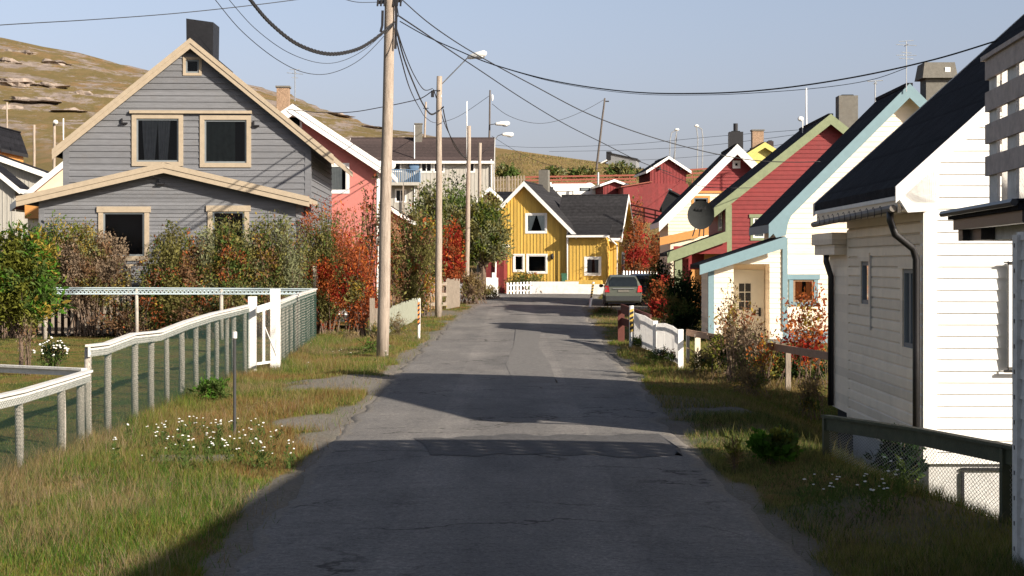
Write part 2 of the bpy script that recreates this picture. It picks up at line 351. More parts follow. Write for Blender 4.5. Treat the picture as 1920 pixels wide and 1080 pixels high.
# road: worn asphalt with patches, cracks and a crown
ry = np.concatenate([np.arange(-50, 8, 2.), np.arange(8, 40, .25), np.arange(40, 100.1, .5)])
rt = np.array([-.012, 0, .015, .05, .12, .25, .4, .5, .6, .75, .88, .95, .985, 1, 1.012])
RV = []
for y in ry:
    l = road_l(y)+(fbm(np.array([3.3]), np.array([y*1.3]), 4)[0]-.5)*.42; r = road_r(y)+(fbm(np.array([9.3]), np.array([y*1.3]), 4)[0]-.5)*.42
    for k, t in enumerate(rt):
        x = l+(r-l)*t; zc = float(np.interp(y, [50, 80, 103], [0, .22, .33])) + .008 + .03*(1-(2*t-1)**2)
        if k in (0, len(rt)-1): zc -= .045
        if k in (1, len(rt)-2): zc -= .006
        RV.append((x, y, zc))
nr = len(rt); ri = np.arange(len(ry)*nr).reshape(len(ry), nr)
RF = np.stack([ri[:-1, :-1], ri[:-1, 1:], ri[1:, 1:], ri[1:, :-1]], -1).reshape(-1, 4)
def asphalt():
    m = bpy.data.materials.new('worn_asphalt'); m.use_nodes = True; nt = m.node_tree; b = nt.nodes['Principled BSDF']; b.inputs['Roughness'].default_value = .88; b.inputs['Specular IOR Level'].default_value = .25
    tc = node(nt, 'ShaderNodeTexCoord'); O = tc.outputs['Object']
    def nz(s, d=5, r=.6, st=None):
        v = O
        if st:
            mp = node(nt, 'ShaderNodeMapping'); mp.inputs['Scale'].default_value = st; nt.links.new(O, mp.inputs[0]); v = mp.outputs[0]
        n = node(nt, 'ShaderNodeTexNoise'); n.inputs['Scale'].default_value = s; n.inputs['Detail'].default_value = d; n.inputs['Roughness'].default_value = r; nt.links.new(v, n.inputs['Vector']); return n
    def rmp(f, st):
        r = node(nt, 'ShaderNodeValToRGB'); e = r.color_ramp.elements
        while len(e) < len(st): e.new(.5)
        for k, (p, c) in enumerate(st): e[k].position = p; e[k].color = (*c, 1)
        nt.links.new(f, r.inputs[0]); return r.outputs[0]
    base = rmp(nz(.7, 9, .72, (1, .35, 1)).outputs['Fac'], [(.3, (.10, .096, .092)), (.46, (.15, .142, .135)), (.56, (.175, .165, .155)), (.7, (.225, .21, .195))])
    grit = rmp(nz(24, 8, .95).outputs['Fac'], [(.36, (.35, .35, .36)), (.5, (1, 1, 1)), (.62, (1.9, 1.85, 1.8))])
    mul = node(nt, 'ShaderNodeMixRGB', blend_type='MULTIPLY'); mul.inputs[0].default_value = .8; nt.links.new(base, mul.inputs[1]); nt.links.new(grit, mul.inputs[2])
    # crosswise cracks
    wv = nz(.9, 8, .7, (.25, 1.0, 1)); vo = node(nt, 'ShaderNodeMath', operation='SUBTRACT'); vo.inputs[1].default_value = .5; nt.links.new(wv.outputs['Fac'], vo.inputs[0])
    ab = node(nt, 'ShaderNodeMath', operation='ABSOLUTE'); nt.links.new(vo.outputs[0], ab.inputs[0])
    cr = rmp(ab.outputs[0], [(.0, (.35, .34, .33)), (.0045, (1, 1, 1))])
    m2 = node(nt, 'ShaderNodeMixRGB', blend_type='MULTIPLY'); m2.inputs[0].default_value = .8; nt.links.new(mul.outputs[0], m2.inputs[1]); nt.links.new(cr, m2.inputs[2])
    # branching cracks and wheel-polished tracks
    wq = nz(1.2, 4, .6); vm = node(nt, 'ShaderNodeVectorMath', operation='SCALE'); vm.inputs['Scale'].default_value = .9; nt.links.new(wq.outputs['Color'], vm.inputs[0])
    va = node(nt, 'ShaderNodeVectorMath', operation='ADD'); nt.links.new(O, va.inputs[0]); nt.links.new(vm.outputs[0], va.inputs[1])
    mpv = node(nt, 'ShaderNodeMapping'); mpv.inputs['Scale'].default_value = (.34, .62, 1); nt.links.new(va.outputs[0], mpv.inputs[0])
    vv = node(nt, 'ShaderNodeTexVoronoi', feature='DISTANCE_TO_EDGE'); vv.inputs['Scale'].default_value = 1.0; nt.links.new(mpv.outputs[0], vv.inputs['Vector'])
    ck = rmp(vv.outputs['Distance'], [(.0, (.30, .29, .28)), (.009, (.55, .54, .53)), (.016, (1, 1, 1))])
    cmask = rmp(nz(.35, 3, .5).outputs['Fac'], [(.46, (0, 0, 0)), (.56, (1, 1, 1))])
    mk = node(nt, 'ShaderNodeMixRGB', blend_type='MULTIPLY'); nt.links.new(cmask, mk.inputs[0]); nt.links.new(m2.outputs[0], mk.inputs[1]); nt.links.new(ck, mk.inputs[2])
    sx = node(nt, 'ShaderNodeSeparateXYZ'); nt.links.new(O, sx.inputs[0])
    s1 = node(nt, 'ShaderNodeMath', operation='ABSOLUTE'); nt.links.new(sx.outputs['X'], s1.inputs[0])
    tr = rmp(s1.outputs[0], [(.0, (.86, .86, .87)), (.35, (.9, .9, .9)), (.7, (1.12, 1.11, 1.10)), (.98, (1.1, 1.09, 1.08)), (1.0, (.95, .95, .95))])
    mt = node(nt, 'ShaderNodeMixRGB', blend_type='MULTIPLY'); mt.inputs[0].default_value = .8; nt.links.new(mk.outputs[0], mt.inputs[1]); nt.links.new(tr, mt.inputs[2]); m2 = mt
    # loose gravel drifting over the margins
    ga = node(nt, 'ShaderNodeAttribute'); ga.attribute_name = 'edge'
    gn = nz(1.6, 9, .75); ad = node(nt, 'ShaderNodeMath', operation='ADD'); nt.links.new(ga.outputs['Fac'], ad.inputs[0]); nt.links.new(gn.outputs['Fac'], ad.inputs[1])
    gf = rmp(ad.outputs[0], [(.0, (0, 0, 0)), (.93, (0, 0, 0)), (1.0, (.9, .9, .9))]); gf2 = gf
    sc = node(nt, 'ShaderNodeMath', operation='MULTIPLY'); sc.inputs[1].default_value = .72; nt.links.new(ad.outputs[0], sc.inputs[0]); nt.links.new(sc.outputs[0], gf.node.inputs[0])
    gc = rmp(nz(24, 10, .9).outputs['Fac'], [(.3, (.07, .06, .052)), (.48, (.17, .155, .135)), (.56, (.21, .19, .165)), (.68, (.42, .39, .35))])
    m3 = node(nt, 'ShaderNodeMixRGB'); nt.links.new(gf, m3.inputs[0]); nt.links.new(m2.outputs[0], m3.inputs[1]); nt.links.new(gc, m3.inputs[2]); m2 = m3
    nt.links.new(m2.outputs[0], b.inputs['Base Color'])
    bp = node(nt, 'ShaderNodeBump'); bp.inputs['Strength'].default_value = .5; bp.inputs['Distance'].default_value = .015
    nt.links.new(nz(60, 4, .8).outputs['Fac'], bp.inputs['Height']); nt.links.new(bp.outputs[0], b.inputs['Normal'])
    return m
ASP = asphalt()
rd = structure(npmesh('road', RV, RF, [ASP], smooth=True)); ea = rd.data.attributes.new('edge', 'FLOAT', 'POINT')
ea.data.foreach_set('value', np.tile(np.array([1, 1, .95, .55, .12, 0, 0, 0, 0, 0, .12, .6, .95, 1, 1], np.float32), len(ry)))
def roadz(x, y):
    l = road_l(y); r = road_r(y); t = (x-l)/(r-l); return float(np.interp(y, [50, 80, 103], [0, .22, .33])) + .008+.03*(1-(2*t-1)**2)
def road_patch(name, pts, m, lift=.005):
    """thin repair sheet; pts are (x, y) corner pairs along the sheet: left edge and right edge rows"""
    V = []; Fc = []; n = 40
    for i, (xa, ya, xb, yb) in enumerate(pts):
        for k in range(n+1):
            t = k/n; x = xa+(xb-xa)*t; y = ya+(yb-ya)*t; e = 1.0 if i in (0, len(pts)-1) else 0; w_ = 1 if k in (0, n) else 0
            y += e*(float(fbm(np.array([x*2.5+i*9]), np.array([y]), 4)[0])-.5)*.9; x += w_*random.uniform(-.2, .2); V.append((x, y, roadz(x, y)+lift))
    for i in range(len(pts)-1):
        for k in range(n): a = i*(n+1)+k; Fc.append((a, a+1, a+n+2, a+n+1))
    return structure(npmesh(name, V, Fc, [m]))
DASP = mat('fresh_asphalt', (.078, .075, .075), .85, .35, 14, bump=.6, bscale=120)
road_patch('road_patch', [(-.85, 18.05, 1.95, 17.9), (-.95, 19.0, 2.05, 18.9), (-1.05, 20.0, 1.95, 20.3)], DASP)
road_patch('road_patch', [(.02, 29, .85, 28.8), (.0, 34, .72, 34.2), (.05, 42, .7, 41.5), (.1, 52, .8, 52.5)], mat('older_asphalt', (.150, .142, .134), .9, .3, 14, bump=.6, bscale=120), .004)

# ================================================================ WALLS
class Frame:
    """a rectangle's own axes inside a house: u to the right, v away, z up"""
    def __init__(s, o=(0, 0), ang=0): s.o = o; s.c = math.cos(ang); s.s = math.sin(ang)
    def __call__(s, u, v, z): return (s.o[0]+u*s.c-v*s.s, s.o[1]+u*s.s+v*s.c, z)
def spans(top, z):
    """u interval of the wall at height z; top = [(u, z) ...] along the roof line, vertical ends"""
    us = []
    n = len(top)
    if z <= top[0][1]+1e-9: us.append(top[0][0])
    if z <= top[-1][1]+1e-9: us.append(top[-1][0])
    for i in range(n-1):
        (ua, za), (ub, zb) = top[i], top[i+1]
        if (za-z)*(zb-z) < 0: us.append(ua+(ub-ua)*(z-za)/(zb-za))
        if abs(za-z) < 1e-9: us.append(ua)
        if abs(zb-z) < 1e-9: us.append(ub)
    return (min(us), max(us)) if us else None
def wall(name, T, top, z0, m, parent, style='flat', exp=.14, lap=.018, holes=(), side=-1, bat=.22):
    """T(u, off, z): off grows outwards. holes = (u0, u1, z0, z1)"""
    mb = MB(lambda u, o, z: T(u, o, z)); zt = max(p[1] for p in top)
    zs = {z0, zt}; zs |= {p[1] for p in top if p[1] > z0}
    for h in holes: zs |= {h[2], h[3]}
    if style in ('lap', 'groove'):
        k = 0
        while z0+k*exp < zt:
            zs.add(z0+k*exp)
            if style == 'groove' and z0+(k+1)*exp-lap < zt: zs.add(z0+(k+1)*exp-lap)
            k += 1
    zs = sorted(z for z in zs if z0-1e-9 <= z <= zt+1e-9)
    for za, zb in zip(zs[:-1], zs[1:]):
        if zb-za < 1e-4: continue
        A = spans(top, za+1e-6); B = spans(top, zb-1e-6)
        if not A or not B: continue
        hs = sorted([(h[0], h[1]) for h in holes if h[2] <= za+1e-6 and h[3] >= zb-1e-6])
        if style == 'lap':
            fa = ((za-z0)/exp+1e-6) % 1; fb = fa+(zb-za)/exp; oa = lap*(1-fa); ob = lap*(1-fb)
        elif style == 'groove':
            fa = ((za-z0)/exp+1e-6) % 1; cham = fa > 1-lap/exp-.02; oa = lap; ob = 0 if cham else lap
            if cham: oa = lap*min(1, (1-fa)*exp/lap); ob = max(0, lap*(1-(fa*exp+zb-za-(exp-lap))/lap))
        else: oa = ob = 0
        cur0a, cur0b = A[0], B[0]
        segs = []
        for h in hs: segs.append((cur0a, cur0b, h[0], h[0])); cur0a = cur0b = h[1]
        segs.append((cur0a, cur0b, A[1], B[1]))
        for ua, ub, va, vb in segs:
            if va-ua < 1e-4 and vb-ub < 1e-4: continue
            mb.add([(ua, oa, za), (va, oa, za), (vb, ob, zb), (ub, ob, zb)], [(0, 1, 2, 3)])
            if style in ('lap', 'groove') and fa < .02: mb.add([(ua, 0, za), (va, 0, za), (va, oa, za), (ua, oa, za)], [(0, 1, 2, 3)])
    if style == 'batten':
        u = top[0][0]+bat*.5
        while u < top[-1][0]-.02:
            ztop = np.interp(u, [p[0] for p in top], [p[1] for p in top]); cuts = sorted((h[2], h[3]) for h in holes if h[0]-.02 < u < h[1]+.02); c = z0
            for a, b_ in cuts+[(ztop, ztop)]:
                if a-c > .03: mb.box(u-.02, u+.02, 0, .022, c, a)
                c = b_
            u += bat
    return mb.build(name, m, parent)
def window(T, u0, u1, z0, z1, parent, trim='white', sash='white', tw=.10, mull=0, curtain=None, curtc='curtain', head=False, tp=.035, label=None, bars=None, lowtrim=True, depth=.5):
    """hole filler: sash (the window), pane, trim, curtain, dark room"""
    mb = MB(T); s = .055
    mb.box(u0, u0+s, -.03, .015, z0, z1).box(u1-s, u1, -.03, .015, z0, z1).box(u0+s, u1-s, -.03, .015, z0, z0+s).box(u0+s, u1-s, -.03, .015, z1-s, z1)
    for k in range(mull): c = u0+(u1-u0)*(k+1)/(mull+1); mb.box(c-.035, c+.035, -.028, .013, z0+s, z1-s)
    if bars:
        for k in range(1, bars[0]): c = u0+(u1-u0)*k/bars[0]; mb.box(c-.012, c+.012, -.02, .012, z0+s, z1-s)
        for k in range(1, bars[1]): c = z0+(z1-z0)*k/bars[1]; mb.box(u0+s, u1-s, -.019, .011, c-.012, c+.012)
    w = mb.build('window', M[sash], parent)
    if label: w['label'] = label
    MB(T).add([(u0+.02, -.012, z0+.02), (u1-.02, -.012, z0+.02), (u1-.02, -.012, z1-.02), (u0+.02, -.012, z1-.02)], [(0, 1, 2, 3)]).build('pane', GLASS, w)
    r = MB(T); d = -depth; e = .004
    r.add([(u0-e, -.031, z0-e), (u1+e, -.031, z0-e), (u1+e, -.031, z1+e), (u0-e, -.031, z1+e), (u0-e, d, z0-e), (u1+e, d, z0-e), (u1+e, d, z1+e), (u0-e, d, z1+e)],
          [(4, 5, 6, 7), (0, 1, 5, 4), (1, 2, 6, 5), (2, 3, 7, 6), (3, 0, 4, 7)]).build('room_backing', M['dark'], w)
    if trim:
        t = MB(T); a = -.01; b = tp; hh = tw*(1.25 if head else 1); hx = .05 if head else 0
        t.box(u0-tw, u0, a, b, z0-(tw if lowtrim else 0), z1).box(u1, u1+tw, a, b, z0-(tw if lowtrim else 0), z1)
        t.box(u0-tw-hx, u1+tw+hx, a, b+(.02 if head else .0), z1, z1+hh)
        if lowtrim: t.box(u0, u1, a, b, z0-tw, z0)
        t.build('window_trim', M[trim], w)
    if curtain:
        for (a, b_, c, d2) in ({'tie': [(0, .48, 0, .20), (.52, 1, .80, 1)], 'full': [(0, 1, 0, 1)], 'half': [(0, .45, 0, .4), (.62, 1, .66, 1)], 'left': [(0, .72, 0, .72)], 'pair': [(0.12, .5, .18, .42), (.5, .8, .52, .72)]}[curtain]):
            V = []; Fs = []; n = 26; W = u1-u0
            for j in range(2):
                for i in range(n+1):
                    t = i/n; tt = (a+(b_-a)*t) if j else (c+(d2-c)*t)
                    V.append((u0+W*tt, -.055+.010*math.sin(t*30+j), (z1-.02) if j else z0+.02))
            for i in range(n): Fs.append((i, i+1, n+2+i, n+1+i))
            MB(T).add(V, Fs).build('curtain', M[curtc], w)
    return w
def hole(u0, u1, z0, z1): return (u0, u1, z0, z1)
def gable_roof(par, fr, u0, u1, v0, v1, ze, sl, ur=None, oh=.4, of=.4, ob=.3, th=.14, roofm='darkroof', barge='white', bh=.2, soffit='white', gutter=None, back=False, ze2=None, fasc=True, double=False):
    """ridge along v. ze = wall top at u0. Top surface = wall line + th. Returns ridge height of the wall line"""
    ohl, ohr = oh if isinstance(oh, tuple) else (oh, oh)
    ur = (u0+u1)/2 if ur is None else ur
    zr = ze+sl*(ur-u0); T = lambda u, v, z: fr(u, v, z)
    sr = sl if ze2 is None else (zr-ze2)/(u1-ur)
    ua = u0-ohl; ub = u1+ohr; za = ze-sl*ohl; zb = zr-sr*(ub-ur); a = v0-of; b = v1+ob
    mb = MB(T); t2 = .05
    for (ue, zE) in ((ua, za), (ub, zb)):
        n = 1
        p = [(ue, a, zE+t2), (ur, a, zr+t2), (ur, b, zr+t2), (ue, b, zE+t2), (ue, a, zE+th), (ur, a, zr+th), (ur, b, zr+th), (ue, b, zE+th)]
        mb.hexa(p)
    mb.box(ur-.09, ur+.09, a, b, zr+th-.06, zr+th+.03)
    roof = mb.build('roof', M[roofm], par)
    sf = MB(T)
    for (ue, zE) in ((ua, za), (ub, zb)):
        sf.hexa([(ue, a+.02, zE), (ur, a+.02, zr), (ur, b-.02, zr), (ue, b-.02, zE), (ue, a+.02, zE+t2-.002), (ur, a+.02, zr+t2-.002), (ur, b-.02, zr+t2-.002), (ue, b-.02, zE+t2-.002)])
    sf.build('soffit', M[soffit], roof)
    for (ue, zE, sg) in ((ua, za, -1), (ub, zb, 1)):
        for (vv, w2) in ([(a, -1)]+([(b, 1)] if back else [])):
            bb = MB(T); vo = vv+w2*.03; d = th-.015-bh; ov = .02*sg; uE = ue+ov; zz = zE-(sl if sg < 0 else sr)*.02
            bb.hexa([(uE, vv, zz+d), (ur, vv, zr+d), (ur, vo, zr+d), (uE, vo, zz+d), (uE, vv, zz+th+.012), (ur, vv, zr+th+.012), (ur, vo, zr+th+.012), (uE, vo, zz+th+.012)])
            if double:
                v2 = vo+w2*.025; d3 = th-.015-bh*.42
                bb.hexa([(uE, vo, zz+d3), (ur, vo, zr+d3), (ur, v2, zr+d3), (uE, v2, zz+d3), (uE, vo, zz+th+.03), (ur, vo, zr+th+.03), (ur, v2, zr+th+.03), (uE, v2, zz+th+.03)])
            bb.build('barge_board', M[barge], roof)
        if fasc:
            MB(T).box(min(ue, ue+sg*.025), max(ue, ue+sg*.025), a+.03, b, zE-.08, zE+th-.02).build('fascia', M[barge], roof)
        if gutter: gut = MB(T); gut.tube([(ue+sg*.075, a+.05, zE+.02), (ue+sg*.075, b-.05, zE-.0)], .055, 8).build('gutter', M[gutter], roof)
    return roof, zr
def chimney(par, fr, u, v, z0, z1, w=.6, d=.6, m='concgrey', cap=None, top=None):
    mb = MB(fr); mb.cbox(u, v, w, d, z0, z1)
    c = mb.build('chimney', M[m], par)
    if cap: MB(fr).cbox(u, v, w+.1, d+.1, z1, z1+.08).build('chimney_cap', M[cap], c)
    else: MB(fr).cbox(u, v, w*.6, d*.6, z1, z1+.05).build('flue', M['dark'], c)
    if top: MB(fr).tube([(u, v, z1), (u, v, z1+top)], .11, 10).build('flue_pipe', M['black'], c)
    return c
def faceT(fr, kind, at):
    """wall mapping for a box house: front (v=at), back, left (u=at), right"""
    if kind == 'front': return lambda u, o, z: fr(u, at-o, z)
    if kind == 'back': return lambda u, o, z: fr(u, at+o, z)
    if kind == 'left': return lambda u, o, z: fr(at-o, u, z)
    return lambda u, o, z: fr(at+o, u, z)
def corner(par, fr, u, v, z0, z1, m, w=.11, su=1, sv=1):
    MB(fr).box(min(u, u-su*w), max(u, u-su*w), v-.03, v-.002, z0, z1).box(min(u+su*.002, u+su*.03), max(u+su*.002, u+su*.03), v-.03, v+w, z0, z1).build('corner_board', M[m], par)
def downpipe(par, fr, pts, m='white', r=.04):
    return MB(fr).tube(pts, r, 8).build('downpipe', M[m], par, smooth=True)
def shell(par, fr, u0, u1, v0, v1, z0, ze, zr, m, style='lap', holesF=(), holesL=(), holesR=(), ur=None, exp=.14, bat=.22, ze2=None, lap=.018):
    ur = (u0+u1)/2 if ur is None else ur; ze2 = ze if ze2 is None else ze2
    g = [(u0, ze), (ur, zr), (u1, ze2)]
    wall('wall', faceT(fr, 'front', v0), g, z0, M[m], par, style, exp, lap, holesF, bat=bat)
    wall('wall', faceT(fr, 'back', v1), g, z0, M[m], par, 'flat')
    wall('wall', faceT(fr, 'left', u0), [(v0, ze), (v1, ze)], z0, M[m], par, style, exp, lap, holesL, bat=bat)
    wall('wall', faceT(fr, 'right', u1), [(v0, ze2), (v1, ze2)], z0, M[m], par, style, exp, lap, holesR, bat=bat)
# ================================================================ HOUSES
def pxmap(s, px0):
    """pixel rectangle on a facade -> u0,u1,z0,z1"""
    return lambda x0, x1, y0, y1: ((x0-px0)/s, (x1-px0)/s, CH-(y1-HY)/s, CH-(y0-HY)/s)
def lx(px, Y, px0, Y0, rz=0):
    """local x in a house standing at (px0, Y0) of the point seen at px, depth Y"""
    return (XX(px, Y)-XX(px0, Y0))*math.cos(R(rz))+(Y-Y0)*math.sin(R(rz))
def house(name, label, px, Y, rz=0, z=0, cat='house', group=None):
    return thing(name, label, cat, (XX(px, Y), Y, z), R(rz), group)

# ---- near right: white house with black roof (house B)
h = house('white_house', 'white lap-sided house with a black roof, black downpipes and two small street-side windows, right foreground', 1735, 18.5, -.95)
fr = Frame(); s = F/18.5; EX = .134
L = 4.55; W = 6.5; SL = .905; ze = 3.29
zb = -.12
hl = [(.40, 1.02, .98+.2, 2.13), (3.05, 3.55, 1.64, 2.22)]
wall('wall', faceT(fr, 'left', 0), [(0, ze), (L, ze)], zb, M['whitebounce'], h, 'groove', EX, .032, hl)  # shaded side: bounced light is in the wall colour, the gable is plain white
zr = ze+SL*3.3
wall('wall', faceT(fr, 'front', 0), [(0, ze), (3.3, zr), (6.6, ze)], zb, M['white'], h, 'lap', EX, .016, [(2.2, 3.3, .9, 2.1)])
wall('wall', faceT(fr, 'back', L), [(0, ze), (3.3, zr), (6.6, ze)], zb, M['whitebounce'], h)
wall('wall', faceT(fr, 'right', 6.6), [(0, ze), (L, ze)], zb, M['whitebounce'], h)
window(faceT(fr, 'front', 0), 2.2, 3.3, .9, 2.1, h, 'white', 'white', .1, mull=1)
TL = faceT(fr, 'left', 0)
window(TL, *hl[0], h, 'whitebounce', 'sash', .11, mull=1, head=True, tp=.035)
window(TL, *hl[1], h, 'whitebounce', 'sash', .09, head=True, tp=.03)
MB(TL).box(3.02-.18, 3.02-.15, .02, .05, 1.3, 2.3).build('cable_rail', M['steel'], h)
gable_roof(h, fr, 0, 6.6, 0, L, ze, SL, oh=.42, of=.42, ob=.42, th=.16, roofm='blackroof', barge='white', bh=.16, soffit='white', fasc=False, back=True)
for sg in (0,):  # boxed eave: fascia board, soffit box, gutter with a heating cable
    MB(fr).box(-.40, -.36, -.36, L+.36, ze-.52, ze-.34).build('eave_fascia', M['whitebounce'], h)
    MB(fr).box(-.36, -.002, -.40, L+.38, ze-.50, ze-.475).build('eave_soffit', M['whitebounce'], h)
    e = MB(fr); e.add([(-.44, -.40, ze-.37), (-.44, -.43, ze-.30), (.02, -.43, ze+.03), (.02, -.43, ze-.50), (-.30, -.43, ze-.52)], [(0, 1, 2, 3, 4)])
    e.add([(-.44, -.43, ze-.24), (-.24, -.43, ze-.41), (.05, -.43, ze-.41), (.05, -.43, ze+.05), (-.44, -.39, ze-.24), (-.24, -.39, ze-.41), (.05, -.39, ze-.41), (.05, -.39, ze+.05)], [(0, 1, 2, 3), (4, 5, 6, 7), (0, 1, 5, 4), (1, 2, 6, 5)])
    e.build('eave_return', M['white'], h); e = MB(fr)
    e.add([(-.44, L+.43, ze-.24), (-.24, L+.43, ze-.41), (.05, L+.43, ze-.41), (.05, L+.43, ze+.05), (-.44, L+.39, ze-.24), (-.24, L+.39, ze-.41), (.05, L+.39, ze-.41), (.05, L+.39, ze+.05)], [(0, 1, 2, 3), (4, 5, 6, 7), (0, 1, 5, 4), (1, 2, 6, 5)])
    e.build('eave_return', M['white'], h)
    gm = MB(fr)
    gm.tube([(-.45, -.36, ze-.47), (-.45, L+.35, ze-.53)], .042, 8)
    gu = gm.build('gutter', mat('grey_gutter', (.17, .15, .13), .6, .15, 8), h)
    for k in range(12):
        y = .05+k*.37; cb = MB(fr); cb.tube([(-.505+.01*math.cos(t), y+.012*k % .05+.05*t/3, ze-.49+.06*math.sin(t)) for t in (-1.5, -.7, 0, .8, 1.6, 2.4)], .0045, 5)
        cb.build('heating_cable', M['black'], gu)
corner(h, fr, 0, 0, zb, ze-.36, 'white', .12, -1, 1)
downpipe(h, fr, [(-.44, -.16, ze-.48), (-.44, -.16, ze-.60), (-.38, -.14, ze-.76), (-.15, -.02, ze-.92), (-.10, .02, ze-1.05), (-.10, .02, 1.2), (-.10, .02, -.62)], 'black', .042)
# stone footing, black hatch frame on the sunlit gable base
MB(fr).box(.05, 6.55, .04, L-.05, -1.1, zb-.005).build('foundation', M['concrete'], h)
hf = MB(fr); hf.box(.42, .45, .0, .03, -.9, -.22).box(.42, 2.2, .0, .03, -.20, -.17); hf.build('hatch_frame', M['black'], h)
# slim meter box and pipe on the sunlit gable
pb = MB(fr); pb.box(.93, 1.10, -.07, -.02, 1.02-.02, 2.2); pb.build('wall_cabinet', M['white'], h)
MB(fr).tube([(.93, -.08, 2.22), (.93, -.08, .96)], .008, 5).box(.88, 1.2, -.1, -.07, .94, .97).box(.88, 1.1, -.1, -.07, 2.2, 2.215).build('cabinet_edge', M['black'], h)
# low flat-roofed lean-to at the far end
ax = MB(fr)
wall('wall', TL, [(L+.02, 2.45), (L+1.55, 2.45)], .03, M['whitebounce'], h, 'lap', EX*1.05, .012)
MB(fr).box(0.004, 2.8, L+.46, L+1.55, .03, 2.45).build('annex_core', M['whitebounce'], h)
corner(h, fr, 0, L-.1, zb, 2.6, 'whitebounce', .1, -1, 1)
bx = MB(fr); bx.box(-.24, 2.8, L+.02, L+1.75, 2.47, 2.64); bx.box(-.20, 2.75, L+.06, L+1.7, 2.32, 2.469); bx.build('annex_roof_box', M['whitebounce'], h)
downpipe(h, fr, [(-.13, L+1.1, 2.34), (-.13, L+1.1, 2.22), (-.06, L+1.1, 2.0), (-.06, L+1.1, .05)], 'black', .045)
MB(fr).box(.1, 2.6, L+.15, L+1.4, -.9, .02).build('annex_footing', M['dark'], h)
MB(fr).cbox(3.25, L-.6, .6, .6, zr-.3, zr+1.0).build('chimney', M['concgrey'], h)

# ---- nearest right: house A, mostly outside the frame, with a slatted balcony
A = thing('balcony_house', 'white house with a slatted balcony over a porch canopy, cut off by the right edge', 'house', (3.62, 11.45, 0), R(-5))
wall('wall', faceT(fr, 'left', 0), [(-13, 2.42), (0, 2.42)], -1.0, M['whitew'], A, 'lap', .14, .015)
wall('wall', faceT(fr, 'back', 0), [(0, 2.42), (.749, 2.42), (.75, 2.9), (3.8, 5.7), (6.85, 2.9)], -1.0, M['whitew'], A, 'lap', .14, .015)
wall('wall', faceT(fr, 'left', .75), [(-13, 2.9), (0, 2.9)], 2.42, M['whitew'], A, 'lap', .14, .015)
MB(fr).box(0.01, .745, -13, -.01, 2.36, 2.415).build('ledge', M['whitew'], A)
wall('wall', faceT(fr, 'front', -13), [(0, 2.4), (.75, 2.9), (3.8, 5.7), (6.85, 2.9)], -1.0, M['whitew'], A)
wall('wall', faceT(fr, 'right', 6.85), [(-13, 2.9), (0, 2.9)], -1.0, M['whitew'], A)
gable_roof(A, fr, .75, 6.85, -13, 0, 2.9, .918, oh=.1, of=.3, ob=.3, th=.16, roofm='blackroof', barge='white', soffit='white')
cbm = MB(fr); cbm.box(-.035, -.003, -.13, .02, -1.0, 2.40); cbm.build('corner_board', M['whitew'], A)
nl = MB(fr)
for k in range(18): nl.box(-.04, -.0355, -.06, -.045, -.75+k*.18, -.72+k*.18)
nl.build('nail_heads', M['black'], A)
# canopy and balcony: far-left corner at P(1785, ., 14.6)
A.location.z = 0; bpy.context.view_layer.update(); Ai = A.matrix_world.inverted()
def loc(h, p): return h.matrix_world.inverted() @ Vector(p)
cL = loc(A, P(1848, 355, 14.4)); bu, bv = cL.x, cL.y
cn = MB(fr); cn.box(bu-.28, 4.5, .45, bv+.30, 2.595, 2.68); cn.build('canopy_roof', M['blackroof'], A)
cn = MB(fr)
cn.box(bu-.20, 4.5, bv+.02, bv+.22, 2.40, 2.594); cn.box(bu-.24, bu-.16, .5, bv+.25, 2.50, 2.594); cn.box(bu-.14, bu-.02, bv-.5, bv+.019, 2.40, 2.594); cn.build('canopy_beam', M['black'], A)
cn = MB(fr); cn.box(bu-.02, bu+.08, .3, bv, 2.40, 2.60); cn.box(bu+.1, 4.4, .35, bv, 2.50, 2.58); cn.build('canopy_soffit', M['whitew'], A)
ct = MB(fr); ct.add([(bu-.34, bv+.36, 2.655), (bu-.34, .4, 2.655), (bu-.2, .4, 2.67), (bu-.2, bv+.3, 2.67)], [(0, 1, 2, 3)]); ct.tube([(bu-.32, .4, 2.65), (bu-.32, bv+.36, 2.65)], .03, 6); ct.build('canopy_edge', M['black'], A)
rail = MB(fr); zt = 4.05
for k in range(5):
    z1 = zt-.03-k*.288; z0 = z1-.175
    if z0 > 2.72: rail.box(bu, bu+.03, .42, bv+.02, z0, z1); rail.box(bu, 4.4, bv, bv+.03, z0, z1)
rail.build('balcony_slats', M['balc'], A)
cap = MB(fr); cap.box(bu-.03, bu+.10, .42, bv+.08, zt-.03, zt+.01); cap.box(bu+.1, 4.4, bv-.04, bv+.08, zt-.03, zt+.01); cap.build('hand_rail', M['balc'], A)
pst = MB(fr)
for v in np.arange(bv-.16, .3, -.74): pst.box(bu+.032, bu+.06, v-.16, v+.16, 2.68, zt-.03)
for u in np.arange(bu+.3, 4.3, .42): pst.box(u-.16, u+.16, bv-.03, bv-.002, 2.68, zt-.03)
pst.build('balcony_post', M['whitew'], A)
MB(fr).box(bu+.12, 4.3, .4, bv-.08, 2.66, 2.70).build('balcony_floor', M['wood'], A)

